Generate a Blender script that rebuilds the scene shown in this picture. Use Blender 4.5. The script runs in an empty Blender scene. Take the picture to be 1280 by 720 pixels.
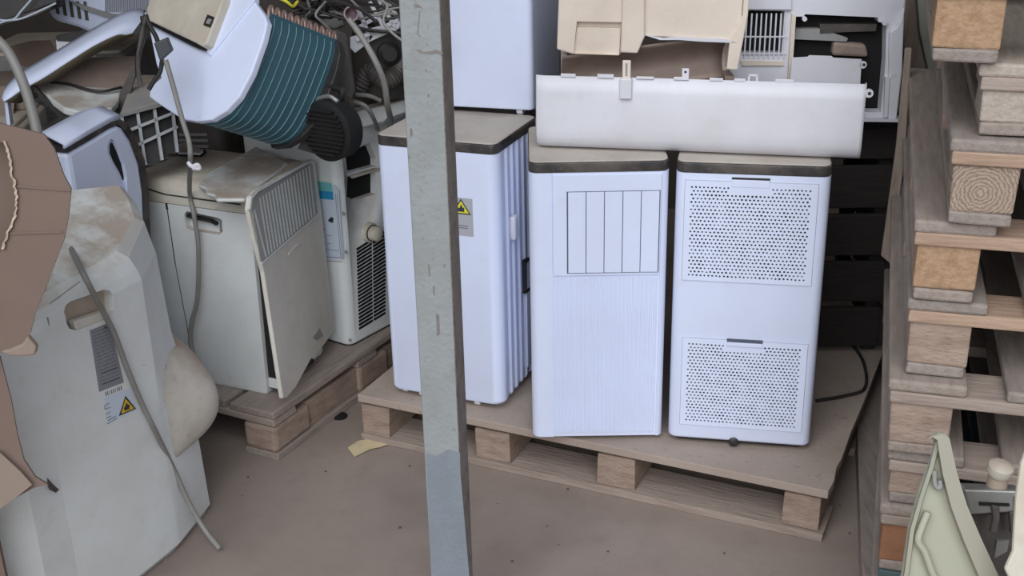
import bpy, bmesh, math, random
from mathutils import Vector as Vec, Matrix, noise as mnoise
random.seed(7)
col = bpy.context.scene.collection
sc = bpy.context.scene
# ------------------------------------------------------------------ camera
F_PX, PITCH, ROLL, CH = 1500.0, .3901, -.0231, 1.6627
cp, sp, cr, sr = math.cos(PITCH), math.sin(PITCH), math.cos(ROLL), math.sin(ROLL)
CR = Vec((cr, sr*sp, sr*cp)); CU = Vec((-sr, cr*sp, cr*cp)); CF = Vec((0, cp, -sp)); CO = Vec((0, 0, CH))
cam = bpy.data.cameras.new('camera'); camo = bpy.data.objects.new('camera', cam); col.objects.link(camo)
m = Matrix((CR, CU, -CF)).transposed().to_4x4(); m.translation = CO
camo.matrix_world = m; cam.sensor_width = 36; cam.lens = F_PX/1280*36; cam.clip_start = .05
sc.camera = camo
# measuring: where a sight line of the photograph meets a plane of the place
def ray(px, py): return CF + CR*((px-640)/F_PX) - CU*((py-360)/F_PX)
def Zp(px, py, z): d = ray(px, py); return CO + d*((z-CH)/d.z)
def Yp(px, py, y): d = ray(px, py); return CO + d*(y/d.y)
class Plane:
    def __init__(s, p, n):
        s.p = Vec(p); s.n = Vec(n).normalized()
        if s.n.dot(CO-s.p) < 0: s.n = -s.n
    def hit(s, q, off=0):
        d = ray(*q); p = s.p + s.n*off
        return CO + d*((p-CO).dot(s.n)/d.dot(s.n))
def plane3(a, b, c): return Plane(a, (b-a).cross(c-a))
def vplane(x, y, yaw): return Plane((x, y, 0), (math.sin(yaw), -math.cos(yaw), 0))

# ------------------------------------------------------------------ materials
def lin(c):
    f = lambda v: v/12.92 if v <= .04045 else ((v+.055)/1.055)**2.4
    return (f(c[0]/255), f(c[1]/255), f(c[2]/255), 1)
def mat(name, c, rough=.5, dirt=None, amt=.4, scale=6, dust=None, dustamt=.8, bump=0, bscale=60, metal=0, stretch=None, streaks=None):
    M = bpy.data.materials.new(name); M.use_nodes = True
    nt = M.node_tree; N = nt.nodes; L = nt.links; b = N['Principled BSDF']
    b.inputs['Roughness'].default_value = rough; b.inputs['Metallic'].default_value = metal
    b.inputs['Base Color'].default_value = lin(c)
    tc = N.new('ShaderNodeTexCoord'); vec = tc.outputs['Object']
    if stretch:
        mp = N.new('ShaderNodeMapping'); mp.inputs['Scale'].default_value = stretch; L.new(vec, mp.inputs['Vector']); vec = mp.outputs[0]
    cur = None
    def mix(fac, a, bcol):
        mx = N.new('ShaderNodeMix'); mx.data_type = 'RGBA'; L.new(fac, mx.inputs['Factor'])
        if a is None: mx.inputs['A'].default_value = lin(c)
        else: L.new(a, mx.inputs['A'])
        mx.inputs['B'].default_value = lin(bcol); return mx.outputs['Result']
    def nz(sc_, det, lo, hi, top):
        n = N.new('ShaderNodeTexNoise'); n.inputs['Scale'].default_value = sc_; n.inputs['Detail'].default_value = det; n.inputs['Roughness'].default_value = .62
        L.new(vec, n.inputs['Vector'])
        r = N.new('ShaderNodeMapRange'); r.inputs['From Min'].default_value = lo; r.inputs['From Max'].default_value = hi; r.inputs['To Max'].default_value = top
        L.new(n.outputs['Fac'], r.inputs['Value']); return r.outputs[0]
    if dirt:
        cur = mix(nz(scale, 6, .42, .72, amt), cur, dirt)
        cur = mix(nz(scale*5, 5, .56, .75, amt*.6), cur, dirt)
    if streaks:
        cur = mix(nz(scale*14, 3, .62, .70, .55), cur, streaks)
    if dust:
        g = N.new('ShaderNodeNewGeometry'); sx = N.new('ShaderNodeSeparateXYZ'); L.new(g.outputs['Normal'], sx.inputs[0])
        r = N.new('ShaderNodeMapRange'); r.inputs['From Min'].default_value = .35; r.inputs['From Max'].default_value = .85; r.inputs['To Max'].default_value = dustamt
        L.new(sx.outputs['Z'], r.inputs['Value'])
        mu = N.new('ShaderNodeMath'); mu.operation = 'MULTIPLY'; L.new(r.outputs[0], mu.inputs[0])
        L.new(nz(9, 6, .36, .56, 1), mu.inputs[1])
        cur = mix(mu.outputs[0], cur, dust)
    if cur is not None: L.new(cur, b.inputs['Base Color'])
    if bump:
        n = N.new('ShaderNodeTexNoise'); n.inputs['Scale'].default_value = bscale; n.inputs['Detail'].default_value = 5; L.new(vec, n.inputs['Vector'])
        bp = N.new('ShaderNodeBump'); bp.inputs['Strength'].default_value = bump; bp.inputs['Distance'].default_value = .004
        L.new(n.outputs['Fac'], bp.inputs['Height']); L.new(bp.outputs[0], b.inputs['Normal'])
    return M
DUST = (176, 160, 146)
WHITE = mat('new_white_plastic', (219, 227, 251), .42, (190, 190, 200), .18, 4)
WHITE2 = mat('white_cover_plastic', (218, 218, 226), .45, (186, 180, 178), .35, 4)
SEAM = mat('seam_shadow_gap', (84, 88, 104), .6)
BLACK = mat('black_rim_plastic', (44, 42, 44), .5, DUST, .3, 8)
DTOP = mat('dusty_top_cover', (186, 178, 170), .8, (160, 146, 134), .7, 6)
OLD = mat('old_white_plastic', (226, 230, 230), .5, (198, 194, 187), .5, 4, DUST, .9)
OLD2 = mat('aged_cream_plastic', (208, 202, 188), .5, (170, 152, 132), .6, 5, DUST, .8)
CREAM = mat('cream_panel_plastic', (214, 209, 199), .5, (172, 166, 156), .4, 6)
BEIGE = mat('beige_plastic', (226, 212, 198), .55, (198, 180, 164), .5, 6)
TROUGH = mat('brown_grey_plastic', (150, 132, 122), .6, (110, 92, 82), .7, 5)
GREYP = mat('grey_plastic', (150, 150, 150), .55, (118, 112, 106), .6, 6, DUST, .5)
DARK = mat('dark_plastic', (36, 35, 36), .5, (80, 72, 64), .35, 8)
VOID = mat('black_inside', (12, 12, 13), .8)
DKGREY = mat('dark_grey_metal', (72, 68, 66), .55, (112, 102, 94), .7, 9, bump=.4)
TEAL = mat('teal_coated_fins', (54, 92, 106), .45, (46, 76, 88), .5, 5, metal=.2)
COPPER = mat('copper_tube', (158, 132, 124), .4, (110, 88, 82), .4, 20, metal=.5)
STEEL = mat('dull_steel', (160, 160, 158), .4, (110, 104, 98), .5, 10, metal=.6)
CONC = mat('concrete_post', (150, 155, 156), .85, (122, 118, 114), .55, 4, bump=.5, bscale=90, streaks=(110, 108, 106))
FLOOR = mat('dusty_concrete_floor', (148, 134, 125), .9, (122, 109, 101), .7, 2.6, bump=.2, bscale=30)
WALL = mat('dark_shed_wall', (92, 84, 78), .9, (60, 54, 50), .6, 1.5)
CARD = mat('brown_cardboard', (124, 105, 95), .85, (108, 91, 82), .5, 3, bump=.1)
CARD2 = mat('faded_cardboard', (148, 131, 119), .85, (134, 118, 106), .5, 4)
CORR = mat('torn_cardboard_edge', (200, 182, 164), .9, (140, 112, 96), .8, 60)
PAPER = mat('scrap_paper', (206, 190, 154), .85, (176, 156, 120), .6, 20)
CABLE = mat('grey_cable', (142, 140, 136), .5, (110, 104, 98), .5, 8)
CABLED = mat('black_cable', (40, 38, 38), .5, (80, 74, 70), .3, 10)
PLUG = mat('dark_plug', (62, 64, 68), .5)
LABELG = mat('grey_nameplate', (138, 138, 146), .5, (120, 120, 128), .4, 30)
INK = mat('printed_ink', (52, 54, 62), .6)
INKL = mat('pale_printed_ink', (104, 106, 116), .6)
YELLOW = mat('warning_yellow', (226, 186, 40), .5)
YELLOW2 = mat('warning_yellow_pale', (216, 208, 60), .5)
STICK = mat('grey_sticker', (168, 168, 176), .5)
EN1 = mat('label_teal', (120, 196, 200), .5, (140, 210, 200), .5, 30)
EN2 = mat('label_blue', (50, 150, 200), .5)
EN3 = mat('label_paper', (206, 216, 230), .5)
RED = mat('label_red', (190, 80, 80), .5)
GREENW = mat('pale_green_plastic', (164, 166, 148), .5, (170, 160, 142), .7, 4)
TANP = mat('tan_plastic', (186, 170, 152), .55, (150, 132, 116), .6, 6, DUST, .5)
PIPEG = mat('grey_green_painted_board', (128, 130, 120), .8, (98, 92, 84), .7, 6)
TEALP = mat('teal_painted_wood', (74, 96, 98), .7, (96, 92, 86), .6, 10)
def wood(name, a, b, dark, stretch, seed=0):
    M = mat(name, a, .85, b, .8, 3.2, bump=.55, bscale=5, stretch=stretch, streaks=dark)
    return M
WX = [wood('weathered_board_cross', (160, 145, 135), (136, 119, 110), (98, 86, 77), (3, 26, 26)), wood('fresh_board_cross', (172, 146, 126), (148, 122, 104), (114, 92, 78), (3, 26, 26))]
WY = [wood('weathered_board_long', (152, 139, 130), (126, 113, 104), (92, 82, 74), (26, 3, 26)), wood('grey_board_long', (147, 136, 129), (122, 111, 103), (90, 82, 75), (26, 3, 26))]
WPALE = wood('pale_splintered_board', (176, 164, 153), (150, 137, 126), (122, 108, 98), (30, 3, 30))
WV = wood('weathered_plank_upright', (150, 136, 124), (120, 104, 92), (84, 74, 66), (26, 26, 3))
WB = [mat('pallet_block_chip', (170, 140, 112), .9, (136, 102, 76), .8, 60, bump=.7, bscale=120), mat('pallet_block_grey', (160, 140, 126), .9, (122, 100, 87), .8, 14, bump=.7, bscale=70, stretch=(1, 1, 3)), mat('pallet_block_orange', (150, 106, 78), .9, (124, 86, 64), .7, 8, bump=.5)]
PLY = mat('dusty_pallet_top', (168, 153, 142), .9, (144, 128, 117), .6, 3, bump=.3, streaks=(124, 106, 92))
def rings():
    M = bpy.data.materials.new('end_grain_block'); M.use_nodes = True; N = M.node_tree.nodes; L = M.node_tree.links; b = N['Principled BSDF']; b.inputs['Roughness'].default_value = .9
    tc = N.new('ShaderNodeTexCoord'); mp = N.new('ShaderNodeMapping'); mp.inputs['Scale'].default_value = (1, .05, 1); mp.inputs['Location'].default_value = (.004, 0, .006)
    L.new(tc.outputs['Object'], mp.inputs['Vector'])
    w = N.new('ShaderNodeTexWave'); w.wave_type = 'RINGS'; w.rings_direction = 'Y'; w.inputs['Scale'].default_value = 52; w.inputs['Distortion'].default_value = 5; w.inputs['Detail Scale'].default_value = 3; w.inputs['Detail'].default_value = 2
    L.new(mp.outputs[0], w.inputs['Vector'])
    r = N.new('ShaderNodeValToRGB'); r.color_ramp.elements[0].color = lin((130, 110, 96)); r.color_ramp.elements[1].color = lin((166, 149, 134))
    L.new(w.outputs['Fac'], r.inputs['Fac']); L.new(r.outputs[0], b.inputs['Base Color']); return M
RINGS = rings()
WDARK = wood('shade_dark_wood', (44, 38, 35), (28, 25, 24), (20, 18, 17), (3, 26, 26))  # wood coloured near-black so that the colour itself carries deep shade

# ------------------------------------------------------------------ object helpers
def thing(name, label, cat, loc, yaw=0, group=None):
    o = bpy.data.objects.new(name, None); col.objects.link(o); o.empty_display_size = .05
    o.location = loc; o.rotation_euler = (0, 0, yaw); o['label'] = label; o['category'] = cat
    if group: o['group'] = group
    return o
def basis(o):
    while o.parent: o = o.parent
    return Matrix.Translation(o.location) @ o.rotation_euler.to_matrix().to_4x4()
def part(name, bm, M, parent=None, world=False, label=None, smooth=None, solid=0, bevel=0, subd=0):
    if world and parent is not None: bm.transform(basis(parent).inverted())
    bmesh.ops.recalc_face_normals(bm, faces=bm.faces)
    me = bpy.data.meshes.new(name); bm.to_mesh(me); bm.free()
    for mm in (M if isinstance(M, (list, tuple)) else [M]): me.materials.append(mm)
    o = bpy.data.objects.new(name, me); col.objects.link(o)
    if parent is not None: o.parent = parent
    if label: o['label'] = label
    if bevel:
        x = o.modifiers.new('bevel', 'BEVEL'); x.width = bevel; x.segments = 2; x.limit_method = 'ANGLE'; x.angle_limit = .6
    if solid:
        x = o.modifiers.new('thick', 'SOLIDIFY'); x.thickness = solid; x.offset = -1
    if subd:
        x = o.modifiers.new('round', 'SUBSURF'); x.levels = subd; x.render_levels = subd
    if smooth is not None:
        for p in me.polygons: p.use_smooth = True
        try:
            me.set_sharp_from_angle(angle=math.radians(smooth))
        except Exception: pass
    return o
def single(name, label, cat, bm, M, group=None, kind=None, **k):
    """one-mesh thing: its origin goes to the middle of its base"""
    xs = [v.co for v in bm.verts]
    c = Vec(((min(v.x for v in xs)+max(v.x for v in xs))/2, (min(v.y for v in xs)+max(v.y for v in xs))/2, min(v.z for v in xs)))
    bmesh.ops.translate(bm, verts=bm.verts, vec=-c)
    o = part(name, bm, M, **k); o.location = c
    if kind == 'structure': o['kind'] = kind; o['label'] = label; o['category'] = cat; return o
    o['label'] = label; o['category'] = cat
    if group: o['group'] = group
    if kind: o['kind'] = kind
    return o
def cut(o, cutter):
    bmesh.ops.recalc_face_normals(cutter, faces=cutter.faces)
    me = bpy.data.meshes.new('t'); cutter.to_mesh(me); cutter.free(); t = bpy.data.objects.new('t', me); col.objects.link(t)
    t.parent = o.parent
    md = o.modifiers.new('b', 'BOOLEAN'); md.object = t; md.operation = 'DIFFERENCE'; md.solver = 'EXACT'
    bpy.context.view_layer.update()
    ev = o.evaluated_get(bpy.context.evaluated_depsgraph_get())
    nm = bpy.data.meshes.new_from_object(ev); nm.name = o.name
    o.modifiers.clear(); o.data = nm
    bpy.data.objects.remove(t); bpy.data.meshes.remove(me)
def box(bm, x0, x1, y0, y1, z0, z1, M=None):
    vs = [Vec((x, y, z)) for z in (z0, z1) for (x, y) in ((x0, y0), (x1, y0), (x1, y1), (x0, y1))]
    if M is not None: vs = [M @ v for v in vs]
    v = [bm.verts.new(p) for p in vs]
    for f in ((3, 2, 1, 0), (4, 5, 6, 7), (0, 1, 5, 4), (1, 2, 6, 5), (2, 3, 7, 6), (3, 0, 4, 7)): bm.faces.new([v[i] for i in f])
    return v
def bx(*a, bev=0, seg=2):
    bm = bmesh.new(); box(bm, *a)
    if bev: bmesh.ops.bevel(bm, geom=list(bm.edges), offset=bev, segments=seg, affect='EDGES', profile=.5)
    return bm
def poly_prism(pts, vec, bm=None):
    bm = bm or bmesh.new(); vec = Vec(vec); n = len(pts)
    a = [bm.verts.new(Vec(p)) for p in pts]; b = [bm.verts.new(Vec(p)+vec) for p in pts]
    bm.faces.new(a); bm.faces.new(b[::-1])
    for i in range(n): bm.faces.new((a[i], b[i], b[(i+1) % n], a[(i+1) % n]))
    return bm
def trace(pl, pts, thick, off=0, bm=None):
    """a flat piece measured on its own plane, with real thickness behind its face"""
    return poly_prism([pl.hit(q, off) for q in pts], -pl.n*thick, bm)
def sunk(pl, pts, depth, th=.004):
    """the floor of a recess, straight behind its opening"""
    return poly_prism([pl.hit(q)-pl.n*depth for q in pts], -pl.n*th)
def loft(rings, closed=True, caps=True, bm=None):
    bm = bm or bmesh.new(); R = [[bm.verts.new(Vec(p)) for p in r] for r in rings]; n = len(R[0])
    for a, b in zip(R, R[1:]):
        for i in range(n if closed else n-1):
            j = (i+1) % n; bm.faces.new((a[i], a[j], b[j], b[i]))
    if caps and closed: bm.faces.new(R[0][::-1]); bm.faces.new(R[-1])
    return bm
def rrect(w, d, r, n=5, x0=0, y0=0):
    o = []
    for cx, cy, a in ((w-r, r, -90), (w-r, d-r, 0), (r, d-r, 90), (r, r, 180)):
        for k in range(n+1):
            t = math.radians(a+90*k/n); o.append((x0+cx+r*math.cos(t), y0+cy+r*math.sin(t)))
    return o
def rbox(w, d, z0, z1, r=.02, e=.006, x0=0, y0=0, bm=None, top=True, bot=True):
    """upright rounded box"""
    rings = []
    def ring(z, ins): return [(x, y, z) for x, y in rrect(w-2*ins, d-2*ins, max(r-ins, .002), 5, x0+ins, y0+ins)]
    S = 3
    if bot and e: rings += [ring(z0+e-e*math.sin(a*math.pi/2/S), e-e*math.cos(a*math.pi/2/S)) for a in range(S, 0, -1)]
    rings.append(ring(z0+(e if bot else 0), 0)); rings.append(ring(z1-(e if top else 0), 0))
    if top and e: rings += [ring(z1-e+e*math.sin(a*math.pi/2/S), e-e*math.cos(a*math.pi/2/S)) for a in range(1, S+1)]
    return loft(rings, bm=bm)
def catmull(P, k=8):
    P = [Vec(p) for p in P]
    if len(P) < 3: return P
    Q = [P[0]*2-P[1]]+P+[P[-1]*2-P[-2]]; out = []
    for i in range(1, len(Q)-2):
        a, b, c, d = Q[i-1:i+3]
        for j in range(k):
            t = j/k; out.append(.5*((2*b)+(c-a)*t+(2*a-5*b+4*c-d)*t*t+(3*b-a-3*c+d)*t**3))
    return out+[P[-1]]
def tube(P, r, k=8, n=8, bm=None, flat=1):
    C = catmull(P, k) if k else [Vec(p) for p in P]; rings = []; up = Vec((.31, .22, .93)).normalized()
    for i, p in enumerate(C):
        t = (C[min(i+1, len(C)-1)]-C[max(i-1, 0)]).normalized()
        s = t.cross(up)
        if s.length < 1e-4: s = t.orthogonal()
        s.normalize(); u = s.cross(t).normalized(); up = u
        rr = r(i/(len(C)-1)) if callable(r) else r
        rings.append([p+(s*math.cos(a)+u*math.sin(a)*flat)*rr for a in [2*math.pi*q/n for q in range(n)]])
    return loft(rings, bm=bm)
def lathe(axis0, axis, prof, n=32, bm=None):
    """prof: list of (radius, distance along axis)"""
    ax = Vec(axis).normalized(); s = ax.orthogonal().normalized(); u = ax.cross(s)
    return loft([[Vec(axis0)+ax*h+(s*math.cos(a)+u*math.sin(a))*max(r, 1e-4) for a in [2*math.pi*q/n for q in range(n)]] for r, h in prof], bm=bm)

# ------------------------------------------------------------------ the setting
o = part('floor', bx(-3, 3, -4, 5, -.1, 0), FLOOR); o['kind'] = 'structure'
o = part('wall_back', bx(-2.3, 2.08, 4.9, 5.05, 0, 3.2), WALL); o['kind'] = 'structure'
o = part('wall_left', bx(-2.3, -2.2, -.2, 5.05, 0, 3.2), WALL); o['kind'] = 'structure'  # unseen; drawn in closer to hold back side light
o = part('wall_right', bx(1.98, 2.08, -.2, 5.05, 0, 3.2), WALL); o['kind'] = 'structure'  # unseen; moved in beside the stack to block light from the right
o = part('ceiling', bx(-2.3, 2.08, 1.9, 5.05, 3.2, 3.3), WALL); o['kind'] = 'structure'

# concrete post
yaw = -.2
po = thing('concrete_post', 'grey square concrete post standing in front of the white units', 'post', (-.184, 2.1, 0), yaw)
pw, pd = .0735, .072
bm = rbox(pw, pd, 0, 3.2, .004, 0)
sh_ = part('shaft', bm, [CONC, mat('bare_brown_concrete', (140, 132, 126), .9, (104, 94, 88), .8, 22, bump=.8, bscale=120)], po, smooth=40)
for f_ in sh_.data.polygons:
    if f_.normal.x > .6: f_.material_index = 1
ppl = vplane(-.184, 2.1, yaw)
sp_ = [[(520, 63), (524, 62), (529, 65), (538, 64), (546, 62), (554, 66), (552, 69), (545, 67), (538, 68), (527, 67)], [(517, 5), (524, 6), (527, 10), (520, 9)], [(524, 14), (525, 14), (524, 30), (522.5, 42), (526, 46), (524, 46), (521, 42), (522.5, 30)],
       [(534, 118), (537, 119), (535, 122)], [(545, 392), (549, 394), (550, 418), (546, 420)], [(535, 330), (537, 332), (538, 346), (536, 345)], [(541, 358), (543, 358), (543.5, 370), (541.5, 368)], [(512, 161), (515, 160), (516, 168), (513, 172)]]
for q in sp_: part('scrape_mark', trace(ppl, q, .0006, .0004), mat('post_scrape', (128, 122, 118), .9, (104, 98, 94), .6, 30) if q is sp_[0] else bpy.data.materials['post_scrape'], po, world=True, label='dark scrape mark')
part('lower_patch', trace(ppl, [(532.5, 566), (545, 570), (560, 562), (575, 566), (575.5, 590), (590, 760), (541, 760)], .0005, .0003), mat('blue_grey_concrete', (128, 136, 144), .85, (112, 118, 126), .6, 9, bump=.4, bscale=90), po, world=True, label='bluish grey lower patch')

# ------------------------------------------------------------------ pallets
def irregular(bm, a=.0015):
    for v in bm.verts: v.co += Vec((random.uniform(-a, a), random.uniform(-a, a), random.uniform(-a, a)))
    return bm
# wide pallet under the new units: closed dusty top sheet, blocks, runner on the floor
PY = math.atan2(2.415-2.96, .725+.432)
ax, ay = math.cos(PY), math.sin(PY)
pal = thing('wooden_pallet', 'dusty closed-top wooden pallet carrying the white units', 'pallet', (-.432, 2.945, 0), PY)
bm = bmesh.new()
top = [(0, 0), (1.28, 0), (1.284, .05), (1.277, .12), (1.281, .16), (1.278, .3), (1.28, .5), (1.277, .98), (0, .98)]
poly_prism([(x, y, .146) for x, y in top], (0, 0, -.022), bm)
part('top_sheet', bm, PLY, pal, bevel=.002)
for y0, y1 in ((.02, .10), (.44, .54), (.88, .975)):
    part('stringer_board', irregular(bx(.004, 1.272, y0, y1, .112, .126)), WX[0], pal, bevel=.0015)
part('bottom_runner', irregular(bx(.0, 1.275, .004, .14, 0, .022)), WX[0], pal, bevel=.0015, label='wide bottom board lying on the floor')
part('bottom_runner', irregular(bx(.0, 1.275, .44, .54, 0, .022)), WX[0], pal, bevel=.0015)
part('bottom_runner', irregular(bx(.0, 1.275, .85, .975, 0, .022)), WX[0], pal, bevel=.0015)
for x0, x1 in ((.002, .088), (.355, .452), (.70, .80), (1.175, 1.262)):
    part('skid', irregular(bx(x0, x1, .012, .96, .022, .112), .002), WB[1], pal, bevel=.003)
part('rear_light_block', bx(.004, 1.272, .962, .978, .022, .112), WX[0], pal)  # unseen board added to keep light from entering the pallet from behind
for x0, x1 in ((.09, .353), (.454, .698), (.802, 1.173)): part('shade_board', bx(x0, x1, .20, .215, .0225, .1115), WDARK, pal, label='added board painted dark for the shade inside')  # near-black boards added so the gap under the deck reads as shade
# pallet under the old units
P2 = (-.646, 2.845, 0); Y2 = math.atan2(.88, .47)-math.pi/2
p2 = thing('wooden_pallet', 'weathered pallet with a rounded corner block under the dirty old units', 'pallet', P2, Y2)
for i, y in enumerate((0, .23, .46, .69, .92)):
    pass
for i in range(5):
    x1 = -i*.168; 
    part('deck_board', irregular(bx(x1-.15, x1, 0, .88, .124, .146)), WY[i % 2], p2, bevel=.005)
part('side_beam', irregular(bx(-.095, -.012, .15, .84, .02, .102), .002), WB[1], p2, bevel=.006)
for y0 in (.0, .40, .78):
    part('stringer_board', irregular(bx(-.82, -.002, y0, y0+.1, .102, .124)), WX[0], p2, bevel=.004)
    for x0 in (-.11, -.47, -.82):
        part('block', irregular(bx(x0, x0+.108, y0+.0, y0+.16 if y0 < .7 else y0+.1, .02, .102), .002), WB[1], p2, bevel=.012)
for x0 in (-.112, -.47, -.82):
    part('bottom_runner', irregular(bx(x0, x0+.112, 0, .88, 0, .02)), WY[0], p2, bevel=.003)
# the stack on the right: ordinary four-way pallets seen from the short side
SX, SY, SYAW = .66, 1.85, -.30
jit = [(0, 0), (.005, .01), (-.004, .0), (.0, .004), (-.012, -.01), (.004, .012), (.0, 0), (.040, -.018), (.07, .0), (-.012, -.02)]
LAB = ['lowest pallet of the tall stack at the right, standing on the floor', 'teal-painted pallet low in the tall right-hand stack', 'pallet with an orange-brown corner block near the foot of the visible stack',
       'pallet resting directly on the one with the orange-brown corner block', 'pallet behind the tip of the green-white shell, second above the orange-brown block', 'pallet with a knotty grey corner block, directly under the one with the chipboard block',
       'pallet with a coarse chipboard corner block at mid height of the stack', 'pallet whose corner block shows round end-grain rings', 'pallet with splintered whitish deck boards above the ringed block', 'topmost visible pallet of the stack, with a torn corner block']
for k in range(10):
    dx, dy = jit[k]; hb = {8: .05, 3: .045, 0: .111}.get(k, .078); dz = hb-.078; z0 = .144*k-(.028 if k > 8 else 0)+(.033 if 0 < k < 4 else 0)
    yw = SYAW+random.uniform(-.012, .012)
    c, s = math.cos(SYAW), math.sin(SYAW)
    t = thing('wooden_pallet', LAB[k], 'pallet', (SX+dx*c-dy*s, SY+dx*s+dy*c, z0), yw, 'pallets of the right-hand stack')
    old = k in (7, 8)
    for i, x0 in enumerate((0, .3275, .655)):
        part('bottom_runner', irregular(bx(x0+(.0 if i else .01), x0+(.145 if i else .105), .005, 1.195, 0, .021), .001), WY[k % 2], t, bevel=.004)
        for j, y0 in enumerate((.006, .5275, 1.095)):
            fr = (i == 0 and j == 0)
            M = WB[1]
            if fr: M = [WB[1], WB[1], WB[2], WB[1], WB[1], WB[1], WB[0], RINGS, WPALE, WB[0]][k]
            w0, w1 = x0+(.0 if i else .008), x0+(.145 if i else .108)
            b = part('block', irregular(bx(-(w1-w0)/2, (w1-w0)/2, -.05, .05, -hb/2, hb/2), .002), M, t, bevel=.004)
            b.location = ((w0+w1)/2, y0+.05, .021+hb/2)
            if M is WB[2]: b['label'] = 'orange-brown block'
            if M is RINGS: b['label'] = 'block with round end-grain rings'
    for j, y0 in enumerate((0, .5275, 1.095)):
        part('stringer_board', irregular(bx(.004, .80, y0, y0+.105, .099+dz, .121+dz), .001), TEALP if k == 1 else WX[1 if k in (5, 6, 7, 9) else 0], t, bevel=.003)
    for i, (x0, x1) in enumerate(((0, .128), (.19, .275), (.345, .455), (.525, .61), (.672, .80))):
        part('deck_board', irregular(bx(x0, x1, 0, 1.2, .121+dz, .1415+dz), .001), TEALP if k == 1 else WPALE if k == 8 else WY[(i+k) % 2], t, bevel=.005)

# ------------------------------------------------------------------ new white units
def feet(t, pts, r=.012):
    for x, y in pts:
        part('caster', lathe((x-.008, y, .011), (1, 0, 0), [(0, 0), (r*.8, 0), (r*.92, .003), (r*.92, .013), (r*.8, .016), (0, .016)], 16), WHITE2, t, smooth=40)
PZ = .1475
H = .733; RIM = .705
def top_parts(t, w, d, r=.022):
    part('top_rim', rbox(w, d, RIM, H-.004, r, .003), BLACK, t, smooth=40, label='black top rim')
    part('top_cover', rbox(w-.004, d-.004, H-.004, H, r, .003, .002, .002), DTOP, t, smooth=40, label='dusty grey top')
Z0 = .018
# B: plain front, ribbed right side
def unit_ribbed(loc, yaw, label, sticker, group=None):
    w, d = .3285, .295
    t = thing('portable_air_conditioner', label, 'air conditioner', loc, yaw, group)
    prof = []
    for k in range(6): a = math.radians(180+90*k/5); prof.append((.022+.022*math.cos(a), .022+.022*math.sin(a)))
    for k in range(7): a = math.radians(-90+90*k/6); prof.append((w-.03+.03*math.cos(a), .03+.03*math.sin(a)))
    y = .034; dep = 0
    while y < .235:
        for dy, dx in ((.004, 0), (.030, -.006), (.004, -.0005)):
            y += dy; prof.append((w+(dx if dx else 0), y))
    prof += [(w-.004, .26), (w-.02, .285), (w-.04, d), (.03, d), (.01, d-.01), (0, d-.03)]
    rings = [[(x+(.004 if x < .15 else -.004), yy+.004 if yy < .15 else yy-.004, Z0) for x, yy in prof], [(x, yy, Z0+.008) for x, yy in prof], [(x, yy, RIM) for x, yy in prof]]
    part('body', loft(rings), WHITE, t, smooth=28)
    top_parts(t, w, d, .022)
    feet(t, [(.03, .03), (.085, .022), (w-.08, .022), (w-.03, .05), (.03, d-.04), (w-.03, d-.04)])
    if sticker:
        s = part('warning_sticker', bx(.2, .262, -.0007, .002, .488, .588), STICK, t, label='grey sticker with a flame sign')
        part('warning_triangle', poly_prism([(.231, -.0010, .586), (.2635-.006, -.0010, .545), (.2045, -.0010, .545)], (0, .0007, 0)), INK, s)
        part('warning_field', poly_prism([(.231, -.0014, .580), (.252, -.0014, .5485), (.210, -.0014, .5485)], (0, .0007, 0)), YELLOW2, s)
        part('flame_sign', poly_prism([(.231, -.0018, .572), (.236, -.0018, .562), (.240, -.0018, .564), (.239, -.0018, .552), (.223, -.0018, .552), (.222, -.0018, .562), (.227, -.0018, .561)], (0, .0007, 0)), INK, s)
        for z in (.508, .514): part('print_line', bx(.215, .248, -.0012, 0, z, z+.002), INKL, s)
        # cord clip and latch on the ribbed side
        bm = rbox(.016, .028, .455, .52, .006, .006, w-.004, .085)
        part('side_latch', bm, WHITE2, t, smooth=40, label='small square latch')
        bm = bmesh.new(); box(bm, w-.004, w+.008, .168, .176, .275, .37); box(bm, w-.004, w+.008, .168, .198, .275, .283); box(bm, w-.004, w+.008, .168, .198, .362, .37)
        part('air_port_frame', bm, DARK, t, bevel=.002)
        part('lower_side_panel', rbox(.006, .09, .05, .37, .003, .003, w-.001, .178), WHITE, t, smooth=40)
    return t
unit_ribbed((-.3366, 2.94, PZ), -.381, 'white unit behind the concrete post with vertical ribs on its side', True)
unit_ribbed((-.19, 3.262, PZ), -.33, 'white unit at the back carrying the tall white unit on its top', False)
# C: vent flap above fine ribs
w, d = .3255, .325
t = thing('portable_air_conditioner', 'white unit with a square slatted flap and finely ribbed front', 'air conditioner', (.0438, 2.6618, PZ), -.018)
prof = []
for k in range(6): a = math.radians(180+90*k/5); prof.append((.024+.024*math.cos(a), .024+.024*math.sin(a)))
prof += [(.054, 0), (.055, .003), (.3085, .003), (.3095, 0)]
for k in range(1, 6): a = math.radians(-90+90*k/5); prof.append((w-.016+.016*math.cos(a), .016+.016*math.sin(a)))
prof += [(w, d-.03), (w-.01, d-.01), (w-.03, d), (.03, d), (.01, d-.01), (0, d-.03)]
part('body', loft([[(x, y, Z0-.006) for x, y in prof], [(x, y, RIM) for x, y in prof]]), WHITE, t, smooth=28)
prof = [(.0565, .0055)]; x = .0575; n = 24; st = (.3065-.0575)/n
for i in range(n): prof += [(x+i*st+.0008, -.0006), (x+i*st+st*.60, -.0006), (x+i*st+st*.66, .0034), (x+i*st+st*.97, .0034)]
prof += [(.3075, .0055)]
part('ribbed_panel', loft([[(x, y, .024) for x, y in prof], [(x, y, .448) for x, y in prof]]), WHITE, t, label='finely ribbed lower panel')
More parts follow.
